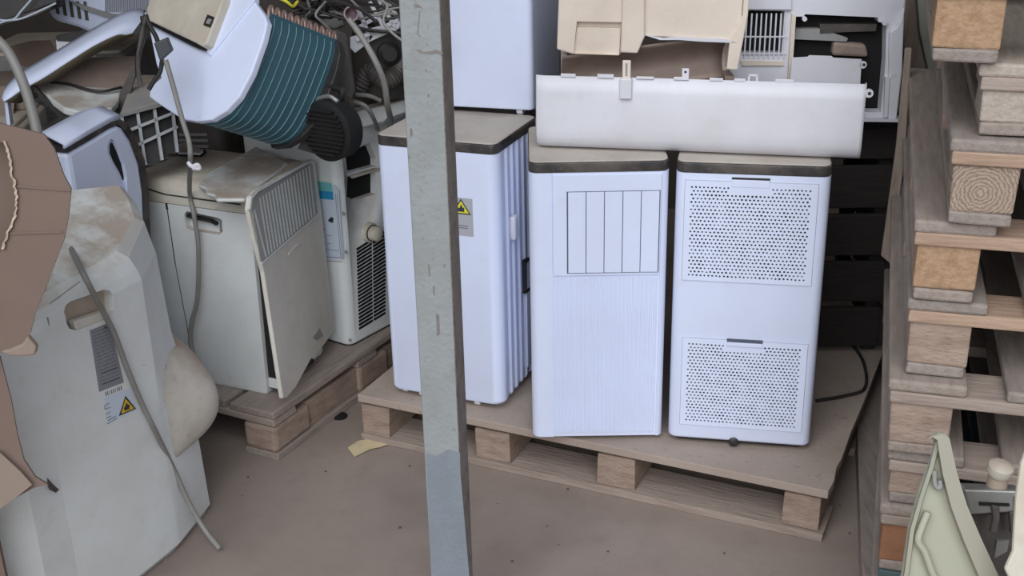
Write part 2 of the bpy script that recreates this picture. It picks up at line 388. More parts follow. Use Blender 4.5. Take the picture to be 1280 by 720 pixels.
bm = bx(.0565, .3075, -.0005, .004, .45, .699); fp = part('upper_panel', bm, WHITE, t)
cut(fp, bx(.088, .3065, -.01, .0025, .454, .660))
bm = bmesh.new()
for i in range(5):
    x0 = .0905+i*.0428; a, b = x0+.0011, x0+.0419
    loft([[(a, .0025, .456), (b, .0025, .456), (b, .0022, .658), (a, .0022, .658)], [(a, .0004, .4565), (b, -.0008, .4565), (b, -.0008, .6575), (a, .0004, .6575)]], bm=bm)
part('vent_flap', bm, WHITE, t, label='square flap of five flat slats')
part('vent_surround', bx(.0885, .306, .0018, .0026, .4545, .6595), SEAM, t)
top_parts(t, w, d); feet(t, [(.03, .03), (w-.03, .03), (.03, d-.04), (w-.03, d-.04)], .012)
# D: two perforated filter panels
w, d = .3475, .33
t = thing('portable_air_conditioner', 'white unit with two perforated panels on its front', 'air conditioner', (.3824, 2.6443, PZ), -.197)
body = part('body', rbox(w, d, Z0-.004, RIM, .022, .008, top=False), WHITE, t, smooth=35)
def perforated(x0, x1, z0, z1, hx0, hx1, hz0, hz1, nx, nz_, notch):
    """panel with real punched holes in staggered rows; no holes under the grip"""
    bm = bmesh.new(); yf, yb = -.003, -.0008; cw, chh = (hx1-hx0)/nx, (hz1-hz0)/nz_
    rr = .0029
    R8 = [(math.cos(a), math.sin(a)) for a in [math.radians(-135+45*k) for k in range(8)]]
    sq = [(-1, -1), (0, -1), (1, -1), (1, 0), (1, 1), (0, 1), (-1, 1), (-1, 0)]
    for j in range(nz_):
        off = .5 if j % 2 else 0
        for i in range(nx-(1 if off else 0)):
            cx, cz = hx0+(i+.5+off)*cw, hz0+(j+.5)*chh
            o8 = [bm.verts.new((cx+a*cw/2, yf, cz+b*chh/2)) for a, b in sq]
            if notch[0] < cx < notch[1] and cz > notch[2]:
                bm.faces.new(o8); continue
            k = .86+.22*mnoise.noise(Vec((cx*42, cz*42, 3)))
            jx, jz = .0009*mnoise.noise(Vec((cx*95, cz*95, 1))), .0009*mnoise.noise(Vec((cx*95, cz*95, 9)))
            i8 = [bm.verts.new((cx+jx+a*rr*k, yf, cz+jz+b*rr*k)) for a, b in R8]; b8 = [bm.verts.new((v.co.x, yb, v.co.z)) for v in i8]
            for q in range(8):
                e = (q+1) % 8
                bm.faces.new((o8[q], o8[e], i8[e], i8[q])); bm.faces.new((i8[q], i8[e], b8[e], b8[q]))
        if off:
            for a, b in ((hx0, hx0+cw/2), (hx1-cw/2, hx1)):
                zz = hz0+j*chh; bm.faces.new([bm.verts.new(p) for p in ((a, yf, zz), (b, yf, zz), (b, yf, zz+chh), (a, yf, zz+chh))])
    for a, b, c, e in ((x0, hx0, z0, z1), (hx1, x1, z0, z1), (hx0, hx1, z0, hz0), (hx0, hx1, hz1, z1)): box(bm, a, b, yf, yb, c, e)
    return bm
for (x0, x1, z0, z1, nm) in ((.022, .320, .442, .688, 'upper'), (.029, .324, .055, .291, 'lower')):
    fp = part('filter_panel', perforated(x0, x1, z0, z1, x0+.011, x1-.013, z0+.009, z1-.011, 30, 25, (x0+.1, x0+.196, z1-.026)), WHITE, t, label=nm+' perforated panel')
    part('filter_backing', bx(x0+.006, x1-.006, -.0008, -.0004, z0+.004, z1-.006), VOID, fp, label='dark space behind the holes')
    part('grip_slot', bx(x0+.105, x0+.19, -.0034, .0, z1-.004 if nm == 'lower' else z1+.006, z1+.004 if nm == 'lower' else z1+.0105), DARK if nm == 'upper' else SEAM, t)
    part('grip_lip', bx(x0+.105, x0+.19, -.006, -.002, z1-.014, z1-.004) if nm == 'lower' else bx(x0+.105, x0+.19, -.004, -.001, z1-.012, z1+.006), WHITE, t, bevel=.001)
    bm = bmesh.new(); g = .0012
    for a in ((x0-g, x1+g, -.0006, .001, z1, z1+g), (x0-g, x1+g, -.0006, .001, z0-g, z0), (x0-g, x0, -.0006, .001, z0, z1), (x1, x1+g, -.0006, .001, z0, z1)): box(bm, *a)
    part('panel_gap', bm, STICK, t)
part('drain_plug', lathe((.163, -.006, .014), (0, 1, 0), [(0, 0), (.008, 0), (.012, .003), (.012, .014), (0, .014)], 20), DARK, t, smooth=40, label='dark drain plug')
part('base_shadow_frame', rbox(w-.03, d-.03, .004, .02, .02, 0, .015, .015), DARK, t)
top_parts(t, w, d); feet(t, [(.04, .03), (w-.04, .03), (.04, d-.04), (w-.04, d-.04)], .012)
# E: tall white unit standing on the back unit
t = thing('portable_air_conditioner', 'tall white unit at the top behind the post, standing on another unit', 'air conditioner', (-.25, 3.175, PZ+H), -.30)
w, d = .33, .29
part('body', rbox(w, d, .016, .70, .016, .005), WHITE, t, smooth=35)
part('top_rim', rbox(w, d, .70, .72, .016, .004), BLACK, t, smooth=40)
feet(t, [(.04, .03), (w-.04, .03), (.29, .02), (.04, d-.04), (w-.04, d-.04)], .012)

# ------------------------------------------------------------------ on top of the new units
TZ = PZ+H
# F: long curved white cover standing on edge
L_ = .742
t = thing('air_conditioner_cover', 'long curved white cover lying across the tops of the two front units', 'air conditioner panel', (.064, 2.757, TZ), math.atan2(2.619-2.785, .79-.066))
pf = [(.075, .0), (.045, .001), (.022, .006), (.008, .018), (.001, .036), (0, .06), (.0015, .1), (.004, .14), (.008, .178)]
rings = []
for s in [0, .004, .01, .02]+[.04+i*.05 for i in range(14)]+[L_-.008, L_]:
    k = .006*(1-min(s, .02)/.02)
    rings.append([(s, y+k+.002*math.sin(s*7), z) for y, z in pf])
part('cover_shell', loft(rings, closed=False), WHITE2, t, smooth=50, solid=.003)
bm = bmesh.new(); poly_prism([(L_, y, z) for y, z in pf]+[(L_, .012, .178)], (-.003, 0, 0), bm)
for x0, x1, hgt in ((.06, .095, .006), (.145, .183, .007), (.235, .275, .004), (.32, .34, .005), (.40, .43, .005), (.455, .48, .005), (.545, .585, .006)):
    part('edge_clip', bx(x0, x1, .006, .009, .176, .178+hgt), WHITE2, t, bevel=.001)
bm = bx(.198, .226, -.004, .012, .13, .178); part('tall_clip_base', bm, WHITE2, t, bevel=.003)
tc = part('tall_clip', bx(.203, .222, .004, .012, .176, .218, bev=.002), BEIGE, t)
part('clip_slot', bx(.210, .215, .0036, .006, .182, .212), GREYP, tc)
for x0 in (.338,): 
    c_ = part('screw_tab', rbox(.016, .004, .176, .203, .0015, .001, x0, .006), WHITE2, t); part('screw_hole', lathe((x0+.008, .0055, .195), (0, 1, 0), [(0, 0), (.003, 0), (.003, .001), (0, .001)], 12), INK, c_)
bm = bmesh.new()
for a in ((.485, .489, .008, .012, .176, .192), (.503, .507, .008, .012, .176, .192), (.485, .507, .008, .012, .189, .193)): box(bm, *a)
part('square_tab', bm, WHITE2, t)
c_ = part('screw_ear', lathe((L_+.006, .004, .158), (0, 1, 0), [(0, 0), (.0095, 0), (.0095, .006), (0, .006)], 18), WHITE2, t); part('screw_hole', lathe((L_+.007, .003, .158), (0, 1, 0), [(0, 0), (.004, 0), (.004, .001), (0, .001)], 12), INK, c_)
part('end_cap', poly_prism([(L_, y, z) for y, z in pf]+[(L_, .02, .178), (L_, .075, .06)], (-.0028, 0, 0)), WHITE2, t)

# G: beige torn chassis
gp = vplane(.13, 2.93, -.10)
t = thing('air_conditioner_chassis', 'beige torn chassis with a brown curved trough above the long white cover', 'air conditioner part', (.35, 2.98, TZ), 0)
o_ = [(700, -40), (932, -40), (925, 52), (880, 49), (845, 47), (806, 45), (797, 67), (776, 66), (774, 70), (716, 68), (696, 62), (697, 30)]
b_ = part('back_plate', trace(gp, o_, .03), BEIGE, t, world=True, bevel=.004)
bm = trace(gp, [(721, 27), (777, 28), (775, 69), (717, 67)], .02, .002); cut(b_, (lambda b: (b.transform(basis(t).inverted()), b)[1])(bm))
part('recess_panel', trace(gp, [(721, 34), (776, 35), (774, 69), (717, 67)], .012, -.008), BEIGE, t, world=True)
part('torn_edge', trace(gp, [(806, 44), (830, 48), (850, 46), (880, 49), (900, 48), (924, 54), (900, 53), (875, 52), (850, 50), (825, 50)], .012, .006), WHITE2, t, world=True, label='ragged pale broken edge')
part('ridge', trace(gp, [(779, -40), (806, -40), (806, 46), (797, 67), (776, 66)], .03, .014), BEIGE, t, world=True, bevel=.004)
# trough
pts0 = [(700, 66), (705, 80), (706, 94), (708, 112)]
A, B = gp.hit((702, 66)), gp.hit((910, 50)); ex = (B-A)
rows = []
for k in range(13):
    a = k/12*math.pi
    dz = -.115*k/12; dy = .075*math.sin(a*.8)
    rows.append((dy, dz))
A2 = gp.hit((703, 70), -.012)
bm = loft([[A2+Vec((ex.x*s, ex.y*s+dy, ex.z*s*.25+.045*s+dz)) for dy, dz in rows] for s in [i/10 for i in range(11)]], closed=False)
part('curved_trough', bm, TROUGH, t, world=True, smooth=60, solid=.004, label='brown curved trough')
for s in (0, 1):
    p0 = A2+Vec((ex.x*s, ex.y*s, .045*s))
    pts = [p0+Vec((0, dy, dz)) for dy, dz in rows]+[p0+Vec((0, .075, -.115)), p0+Vec((0, .075, 0))]
    part('end_plate', poly_prism(pts, (.012, 0, 0)), BEIGE, t, world=True)
part('side_flange', trace(gp, [(912, 52), (928, 20), (933, -40), (941, -40), (935, 20), (922, 88), (908, 87)], .05, .006), BEIGE, t, world=True, bevel=.003)
part('stand_edge', poly_prism([gp.hit((704, 95), -.012), gp.hit((712, 112), -.012), gp.hit((716, 160), -.012), gp.hit((706, 160), -.012)], (0, .09, 0)), TROUGH, t, world=True)
part('stand_edge', poly_prism([gp.hit((906, 95), -.012), gp.hit((918, 95), -.012), gp.hit((916, 163), -.012), gp.hit((904, 163), -.012)], (0, .09, 0)), TROUGH, t, world=True)

# H: open pale casing with a grille
hp = vplane(.57, 3.10, -.05)
t = thing('air_conditioner_casing', 'open pale casing with a bar grille and a big black opening, beside the pallet stack', 'air conditioner part', (.8, 3.2, .855), 0)
fr = part('front_frame', trace(hp, [(905, -45), (1136, -45), (1131, 30), (1126, 90), (1121, 150), (905, 150)], .04), WHITE2, t, world=True, bevel=.006)
bi = basis(t).inverted()
def cutw(o, bm): bm.transform(bi); cut(o, bm)
cutw(fr, trace(hp, [(995, 25), (1009, 25), (1011, 22), (1103, 26), (1104, 32), (1114, 33), (1113, 80), (1107, 146), (990, 146)], .2, .05))
cutw(fr, trace(hp, [(931, 17), (985, 18), (981, 72), (926, 72)], .2, .05))
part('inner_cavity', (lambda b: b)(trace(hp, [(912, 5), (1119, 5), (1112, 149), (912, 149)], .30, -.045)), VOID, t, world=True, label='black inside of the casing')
bm = bmesh.new()
for i in range(9):
    x = 934+i*6.1; trace(hp, [(x-.9, 17), (x+.9, 17), (x-2.6, 73), (x-4.4, 73)], .006, .004, bm)
for y in (46,): trace(hp, [(929, y-.8), (984, y-.6), (984, y+1), (929, y+.9)], .005, .005, bm)
trace(hp, [(928, 66), (983, 66), (983, 68), (928, 68)], .005, .005, bm)
part('bar_grille', bm, WHITE2, t, world=True)
part('grille_surround', trace(hp, [(926, 76), (980, 77), (980, 82), (928, 82)], .006, .006), BEIGE, t, world=True)
part('top_step', trace(hp, [(905, -45), (990, -45), (990, 13), (905, 12)], .02, .012), WHITE2, t, world=True, bevel=.003)
part('centre_post', trace(hp, [(990, 18), (995, 20), (989, 112), (984, 112)], .02, .012), BEIGE, t, world=True)
part('right_rim', trace(hp, [(1112, 40), (1121, 34), (1131, 10), (1128, 90), (1121, 149), (1110, 149)], .03, .012), WHITE2, t, world=True, bevel=.004)
part('right_rib', trace(hp, [(1107, 97), (1113, 97), (1110, 147), (1105, 147)], .02, .016), WHITE2, t, world=True, bevel=.002)
for q in ((1106, 29), (1006, 24), (1117, 93)): part('screw_boss', lathe(hp.hit(q, .014), -hp.n, [(0, 0), (.006, 0), (.006, .01), (0, .01)], 14), WHITE2, t, world=True)
part('bottom_ledge', trace(hp, [(1072, 149), (1135, 151), (1137, 142), (1139, 142), (1138, 153), (1072, 152)], .05, .03), WHITE2, t, world=True)
part('inner_bracket', trace(hp, [(1025, 30), (1096, 30), (1095, 39), (1060, 40), (1025, 42)], .04, -.02), DKGREY, t, world=True)
part('inner_bar', trace(hp, [(995, 36), (1028, 36), (1060, 48), (1058, 52), (993, 49)], .03, -.022), GREYP, t, world=True)
part('inner_block', trace(hp, [(1042, 52), (1083, 56), (1086, 72), (1040, 70)], .04, -.02), TROUGH, t, world=True, bevel=.008)
# J: flat white piece leaning in the opening
jp = Plane(hp.p+Vec((0, -.075, .88)), (.05, -1, .12))
t = thing('loose_cover', 'small flat pale panel leaning in the casing opening behind the long cover', 'air conditioner panel', Zp(1035, 112, .9)*0+jp.hit((1035, 160)), 0)
t.location.z = TZ
part('panel_plate', trace(jp, [(990, 72), (1010, 71), (1012, 69), (1040, 70), (1041, 72), (1077, 74), (1073, 145), (985, 143)], .004), WHITE2, t, world=True)
part('screw_ear', lathe(jp.hit((1079, 81)), -jp.n, [(0, 0), (.0095, 0), (.0095, .005), (0, .005)], 18), WHITE2, t, world=True)
part('screw_hole', lathe(jp.hit((1080, 81), .001), -jp.n, [(0, 0), (.004, 0), (.004, .001), (0, .001)], 12), INK, t, world=True)
# ------------------------------------------------------------------ old units on the left
def seg(bm, pl, a, b, w, off=.0012, th=.0008):
    """a thin printed stroke between two points of a face"""
    A, B = pl.hit(a, off), pl.hit(b, off); d = (B-A).normalized(); n = pl.n.cross(d)*w/2
    poly_prism([A+n, B+n, B-n, A-n], -pl.n*th, bm)
def pl_of(p, q):   # upright plane through two floor points
    return Plane((p[0], p[1], 0), (q[1]-p[1], p[0]-q[0], 0))
OLDT = mat('dusty_tan_plastic', (198, 192, 182), .6, (168, 146, 130), .95, 7, (160, 138, 122), .9)
# L1: nearest dirty unit, left edge
A1, K1, K2 = (-.945, 2.158), (-.8135, 2.43), (-.776, 2.60)
l1 = thing('portable_air_conditioner', 'nearest dirty cream unit at the far left with a nameplate and a bulging outlet', 'air conditioner', (-1.0, 2.35, 0))
def l1ring(z, k, ins=0, zs=None):
    P = [(-1.25, 2.02), (-1.16, 1.99), (-1.06, 2.01), (-.98, 2.08), A1, (A1[0]+.004, A1[1]+.006), (-.83, 2.394), K1, (K1[0]+.004, K1[1]+.012), (K2[0]-.045*k, K2[1]+.005), (-.81-.05*k, 2.68), (-.90, 2.73), (-1.10, 2.64), (-1.25, 2.4)]
    c = Vec((-1.0, 2.35)); out = []
    for i, p in enumerate(P):
        v = Vec(p); v = v+(c-v).normalized()*ins
        out.append((v.x, v.y, zs[i] if zs else z))
    return out
ztop = [.76, .76, .76, .76, .755, .755, .765, .77, .775, .80, .82, .84, .85, .82]
body = part('body', loft([l1ring(.0, 0, .02), l1ring(.02, 0), l1ring(.36, .25), l1ring(.50, .8), l1ring(.70, 1), l1ring(.722, 1, .006), l1ring(.74, 1, .02, [z-.02 for z in ztop]), l1ring(.75, 1, .045, ztop)]), OLD, l1, world=True, smooth=9)
fp1 = pl_of(A1, K1)
cutw2 = lambda o, t, bm: (bm.transform(basis(t).inverted()), cut(o, bm))
hs = [(90, 392), (93, 384), (100, 379), (140, 364), (147, 365), (150, 371), (151, 390), (147, 398), (104, 415), (96, 413), (92, 406)]
cutw2(body, l1, trace(fp1, hs, .06, .02))
part('handle_recess', sunk(fp1, hs, .024), TANP, l1, world=True)
part('handle_grip', trace(fp1, [(93, 402), (150, 383), (151, 391), (147, 398), (104, 415), (96, 413)], .02, -.002), CREAM, l1, world=True, bevel=.003)
bm = bmesh.new()
seg(bm, fp1, (60, 397), (105, 735), .0025, .0005, .003); seg(bm, fp1, (155, 466), (181, 456), .0015, .0005, .002); seg(bm, fp1, (62, 380), (100, 352), .002, .001)
part('seam_line', bm, GREYP, l1, world=True)
np_ = part('nameplate', trace(fp1, [(112, 413), (137, 403), (155, 478), (124, 490)], .0012, .0012), LABELG, l1, world=True, label='grey nameplate')
def lerp2(a, b, t): return (a[0]+(b[0]-a[0])*t, a[1]+(b[1]-a[1])*t)
bm = bmesh.new(); bm2 = bmesh.new(); rnd = random.Random(3)
for i in range(16):
    t = .05+i*.058; a, b = lerp2((113.5, 413), (125, 488), t), lerp2((136, 404.5), (153.5, 477), t)
    if i in (12, 15): seg(bm, fp1, lerp2(a, b, .15), lerp2(a, b, .92), .0018, .0018)
    else:
        s = .08; 
        while s < .9:
            e = min(s+rnd.uniform(.08, .3), .95); seg(bm2, fp1, lerp2(a, b, s), lerp2(a, b, e), .0014, .0018); s = e+rnd.uniform(.04, .1)
seg(bm, fp1, (131, 410), (133, 409.2), .004, .0018); seg(bm, fp1, (135, 408.4), (137, 407.6), .004, .0018)
part('print_lines', bm, INK, np_, world=True); part('small_print', bm2, INKL, np_, world=True)
wl = part('warning_label', trace(fp1, [(131, 497), (164, 484), (172, 512), (134, 530)], .0010, .0010), EN3, l1, world=True, label='white label with a flame sign')
bm = bmesh.new()
for i in range(9): seg(bm, fp1, (132+i*2.4, 490-i*.95), (133+i*2.4, 495-i*.95), rnd.choice((.001, .002)), .0016)
seg(bm, fp1, (131, 507), (137, 504), .0012, .0016); seg(bm, fp1, (131, 512), (138, 509), .0012, .0016); seg(bm, fp1, (132, 518), (138, 515), .0012, .0016); seg(bm, fp1, (133, 523), (139, 520), .0012, .0016); seg(bm, fp1, (131, 507), (131.5, 512), .0012, .0016)
seg(bm, fp1, (134, 530), (146, 523), .0014, .0016); seg(bm, fp1, (135, 526), (145, 520), .0014, .0016)
part('barcode', bm, INKL, wl, world=True)
part('warning_triangle', trace(fp1, [(157, 495), (170, 511), (149, 520)], .0008, .0018), INK, wl, world=True)
part('warning_field', trace(fp1, [(157, 498.5), (167.5, 510.5), (152, 517)], .0008, .0024), YELLOW, wl, world=True)
part('flame_sign', trace(fp1, [(158, 503), (160, 506), (162, 505.5), (162, 511), (156, 513.5), (155, 510), (157, 507.5)], .0008, .003), INK, wl, world=True)
for a_, b_ in (((151, 573), (144, 582)), ((155, 574), (149, 583)), ((104, 610), (112, 614)), ((142, 620), (138, 634)), ((208, 455), (208, 462)), ((88, 452), (84, 462)), ((205, 705), (208, 698))):
    bm = bmesh.new(); seg(bm, fp1, a_, b_, .0018, .0006, .0006); part('scuff_mark', bm, GREYP, l1, world=True)
# bulging outlet
oc = Vec((-.815, 2.56, .40)); on = Vec((.93, -.30, .16)).normalized()
# the swelling grows smoothly out of the right-hand face
path = catmull([(-.815, 2.44, 0), (-.795, 2.515, 0), (-.783, 2.60, 0), (-.80, 2.66, 0), (-.83, 2.70, 0), (-.88, 2.73, 0)], 6)
rows = []
for i in range(25):
    z = .22+.25*i/24; v = (z-.22)/.25
    fv = math.sin(math.pi*v**.85)**.7 if 0 < v < 1 else 0
    row = []
    for j, q_ in enumerate(path):
        u = j/(len(path)-1); fu = math.sin(math.pi*min(max((u-.04)/.92, 0), 1))**1.1
        k = -.03*(v**1.5)*(1-u*.2) if u > .25 else -.03*(v**1.5)*u/.25
        dsp = -.006+.082*fv*fu
        row.append((q_.x+k+dsp*.96, q_.y-dsp*.18, z))
    rows.append(row)
part('outlet_bulge', loft(rows, closed=False), OLDT, l1, world=True, smooth=80, label='bulging dusty outlet')
part('bottom_strip', bx(-1.1, -.95, 2.2, 2.4, .0, .004), DARK, l1, world=True)
part('top_ridge', loft([[(-1.0, 2.47, .765), (-.845, 2.545, .762), (-.85, 2.56, .785), (-1.0, 2.50, .79)], [(-1.05, 2.66, .81), (-.90, 2.69, .80), (-.90, 2.695, .815), (-1.05, 2.67, .84)]]), OLD2, l1, world=True, bevel=.004)

# P1: white unit with a black band behind it
p1 = thing('portable_air_conditioner', 'white unit with a black band and a dark teardrop vent behind the nearest unit', 'air conditioner', (-1.075, 2.82, 0))
q1 = plane3(Vec((-1.04, 2.725, 0)), Vec((-.965, 2.93, 0)), Vec((-1.04, 2.725, 1)))
fo = [(84, 191), (112, 175), (138, 159), (147, 156), (153, 159), (164, 175), (175, 205), (180, 240), (182, 292)]
fl = [q1.hit(q_) for q_ in fo]; fl += [Vec((fl[-1].x, fl[-1].y, 0)), Vec((fl[0].x, fl[0].y, 0))]
bd = part('body', poly_prism(fl, -q1.n*.17), WHITE, p1, world=True, bevel=.012)
tear = [(147, 174), (152, 177), (158, 190), (164, 206), (167, 222), (168, 250), (163, 236), (155, 216), (147, 202), (143, 192), (143, 182)]
cutw2(bd, p1, trace(q1, tear, .034, .02))
part('vent_inside', sunk(q1, tear, .010), VOID, p1, world=True, label='dark teardrop vent')
bo = [(81, 186), (110, 169), (138, 153), (150, 149), (158, 153), (169, 170), (181, 200), (186, 240), (188, 292), (191, 310), (185, 310), (182, 292), (180, 240), (175, 205), (164, 175), (153, 159), (147, 156), (138, 159), (112, 175), (84, 191)]
part('black_band', trace(q1, bo, .16, .001), BLACK, p1, world=True, label='black band round the edge')
ca = [q1.hit(p_, .002) for p_ in [(81, 186), (110, 169), (138, 153), (150, 149)]]
back = Vec((-.10, .06, .012))
part('top_cap', loft([[c for c in ca], [c+Vec((0, 0, .012)) for c in ca], [c+back*.5+Vec((0, 0, .022)) for c in ca], [c+back for c in ca], [c+back*1.3-Vec((0, 0, .05)) for c in ca]], closed=False), WHITE, p1, world=True, smooth=50, solid=.006)

# L2: dusty unit with a loose front cover
l2 = thing('portable_air_conditioner', 'dusty old unit with a loose grille cover hanging off its front', 'air conditioner', (-.67, 2.945, .1475), math.radians(-25))
w, d = .40, .30       # local: x along the handled side (to the left is -x), y along the front
sd = [(-w, 0), (-.30, -.004), (-.015, 0), (0, .012)]
def l2ring(z, k, ins=0):
    P = [(-w, .02), (-w+.02, .002), (-.30, -.004), (-.026, .0), (-.014, .003), (-.012, .012), (-.012, d-.02), (-.03, d), (-w+.03, d), (-w, d-.03)]
    c = Vec((-w/2, d/2)); o2 = []
    for x, y in P:
        v = Vec((x+k*.018*(1 if x > -w/2 else -1), y)); v += (c-v).normalized()*ins; o2.append((v.x, v.y, z))
    return o2
bd = part('body', loft([l2ring(.0, 0, .006), l2ring(.01, 0), l2ring(.525, .5)]), OLD, l2, smooth=32)
bw = basis(l2); s2 = Plane(bw @ Vec((0, 0, 0)), bw.to_3x3() @ Vec((0, -1, 0)))
hs = [(222, 272), (225, 268), (262, 276), (269, 279), (270, 294), (266, 298), (230, 292), (224, 288)]
cutw2(bd, l2, trace(s2, hs, .06, .03))
part('handle_recess', sunk(s2, hs, .016), OLD, l2, world=True)
part('handle_rim', trace(s2, [(222, 271), (225, 267), (262, 275), (270, 279), (270, 282), (262, 278), (225, 270)], .012, -.004), DARK, l2, world=True, label='dark upper rim of the handle')
bm = bmesh.new(); seg(bm, s2, (206, 245), (209, 262), .007, .004, .004); seg(bm, s2, (209, 262), (219, 330), .003, .004, .004); seg(bm, s2, (219, 330), (240, 442), .002, .004, .004)
part('panel_gap', bm, VOID, l2, world=True, label='dark gap between side panels')
lid = part('lid', loft([l2ring(.527, .5, -.001), l2ring(.565, .55, -.001), l2ring(.585, .5, .012), l2ring(.592, .5, .03)]), OLD2, l2, smooth=45, label='dusty lid')
bm = bmesh.new(); seg(bm, s2, (168, 231), (206, 243), .0035, .006, .004); seg(bm, s2, (206, 243), (300, 256), .0025, .006, .004)
part('lid_seam', bm, DARK, l2, world=True)
# raised front part of the lid with its cracked edge
tp = Plane((0, 0, .1475+.594), (0, 0, 1))
o_ = [(247, 230), (262, 214), (320, 182), (334, 189), (360, 203), (352, 209), (316, 236), (306, 248), (270, 248), (268, 243), (258, 240), (256, 234)]
part('lid_front_trim', trace(tp, o_, .012, .003), OLD, l2, world=True, bevel=.006, label='whiter front part of the lid')
part('hand_grip', trace(tp, [(216, 182), (236, 176), (254, 188), (250, 191), (222, 190)], .008, .012), OLD, l2, world=True, bevel=.003)
part('grip_hole', trace(tp, [(219, 188), (224, 190), (252, 191), (256, 186), (258, 189), (252, 194), (222, 193)], .004, .004), VOID, l2, world=True)
# loose cover
LGREY = mat('light_grey_plastic', (158, 158, 156), .5, (150, 146, 140), .5, 8)
cp3 = plane3(Zp(312, 250, .725), Zp(355, 497, .165), Zp(418, 413, .165)); cp3.p = cp3.p+cp3.n*.05
o_ = [(311, 262), (313, 246), (320, 238), (382, 203), (390, 199), (394, 202), (402, 262), (418, 409), (416, 417), (409, 426), (396, 444), (395, 449), (390, 447), (370, 484), (359, 497), (354, 498), (353, 492), (342, 420), (330, 340), (319, 300)]
cv = part('front_cover', trace(cp3, o_, .012), CREAM, l2, world=True, bevel=.003, label='loose cream front cover')
go = [(315, 262), (317, 249), (324, 240), (383, 206), (389, 204), (391, 207), (397, 266), (330, 327), (326, 326)]
bm = bmesh.new(); n = 18
for i in range(n):
    t = (i+.5)/n
    a = lerp2((319, 251), (388, 206), t); b = lerp2((331, 323), (395, 267), t)
    if i == 0: a = (318, 262)
    dx = 1.15
    loft([[cp3.hit((a[0]-dx, a[1]+.8), .0), cp3.hit((a[0]+dx, a[1]-.8), .0), cp3.hit((a[0]+dx*.5, a[1]), .0045), cp3.hit((a[0]-dx*.5, a[1]), .0045)],
          [cp3.hit((b[0]-dx, b[1]+.8), .0), cp3.hit((b[0]+dx, b[1]-.8), .0), cp3.hit((b[0]+dx*.5, b[1]), .0045), cp3.hit((b[0]-dx*.5, b[1]), .0045)]], bm=bm)
part('grille', bm, OLD, cv, world=True, label='slanted grille slats')
part('grille_field', trace(cp3, go, .003, .0012), LGREY, cv, world=True)
bm = bmesh.new(); fr_ = [(313, 262), (315, 247), (323, 238), (383, 204)]
for a, b in zip(fr_, fr_[1:]): seg(bm, cp3, a, b, .007, .006, .006)
seg(bm, cp3, (328, 329), (398, 268), .004, .003, .003); seg(bm, cp3, (361, 318), (373, 305), .004, .002, .002)
part('grille_rim', bm, OLD, cv, world=True)
part('stain', trace(cp3, [(391, 422), (400, 410), (404, 420), (396, 426)], .0008, .0008), mat('grey_stain', (150, 146, 140), .7), cv, world=True)
# innards in the gap
ip = Plane(bw @ Vec((.016, 0, 0)), bw.to_3x3() @ Vec((1, 0, 0)))
part('inner_frame', bx(-.013, .012, .014, d-.10, .015, .50), DARK, l2, label='dark inside behind the cover')
bm = bmesh.new()
for z0, z1, y0 in ((.06, .2, .03), (.24, .27, .02), (.33, .40, .03)): part('inner_bracket', bx(.012, .019, y0, y0+.1, z0, z1), GREYP, l2, bevel=.003)

bm = bmesh.new()
for k in range(5):
    z = .12+.08*k; tube([bw @ Vec((.016, .02, z)), bw @ Vec((.021, .04, z+.05)), bw @ Vec((.017, .06, z-.02)), bw @ Vec((.017, .10, z+.02))], .003, bm=bm)
part('inner_wires', bm, CABLED, l2, world=True)
for z in (.02, .5): part('cover_clip', bx(-.01, .02, .008, .016, z, z+.03), OLD, l2, bevel=.003)
bm = tube([Zp(228, 490, .158), Zp(245, 500, .165), Zp(262, 497, .17), Zp(272, 494, .165)], .007); 
single('crumpled_plastic_strip', 'crumpled plastic strip under the bottom edge of the loose-covered unit', 'scrap', bm, GREYP)

# L3: unit with label, knob and louvres
l3 = thing('portable_air_conditioner', 'white unit with an energy label, a round knob and louvres, left of the post', 'air conditioner', (-.486, 3.247, .1475), math.radians(55))
w, d, h = .33, .38, .66
bd = part('body', rbox(w, d, .0, h, .028, .012), OLD, l3, smooth=35)
b3 = basis(l3); f3 = Plane(b3 @ Vec((0, 0, 0)), b3.to_3x3() @ Vec((0, -1, 0))); s3 = Plane(b3 @ Vec((0, 0, 0)), b3.to_3x3() @ Vec((-1, 0, 0)))
for q in ([(441, 194), (472, 180), (480, 200), (480, 209), (443, 219)], [(443, 223), (480, 211), (480, 244), (447, 255), (446, 249), (442, 248)]):
    cutw2(bd, l3, trace(f3, q, .06, .03))
    part('vent_inside', sunk(f3, q, .022), VOID, l3, world=True, label='dark open vent')
part('vent_bar', trace(f3, [(440, 220), (480, 208), (480, 211), (441, 223)], .008, .004), OLD2, l3, world=True)
kc = f3.hit((460, 290), .0)
part('knob', lathe(kc, f3.n, [(0, 0), (.030, 0), (.030, .012), (.022, .016), (.021, .040), (.015, .044), (0, .044)], 28), OLD2, l3, world=True, smooth=40, label='round cream knob')
part('knob_groove', lathe(kc+f3.n*.013, f3.n, [(.0235, 0), (.0245, 0), (.0245, .005), (.0235, .005)], 28), INK, l3, world=True)
bm = bmesh.new()
for i in range(23):
    t = i/22; a = lerp2((446, 312), (449, 411), t); b = lerp2((482, 289), (482, 391), t)
    for s, e in ((.0, .52), (.56, 1)):
        seg(bm, f3, lerp2(a, b, s), lerp2(a, b, e), .0075, .0012, .002)
part('louvre_slots', bm, VOID, l3, world=True, label='dark slanted louvre slots')
lab = part('energy_label', trace(s3, [(394, 226), (418, 232), (423, 238), (429, 322), (410, 326), (404, 322)], .0012, .0014), EN3, l3, world=True, label='pale energy label with teal bands')
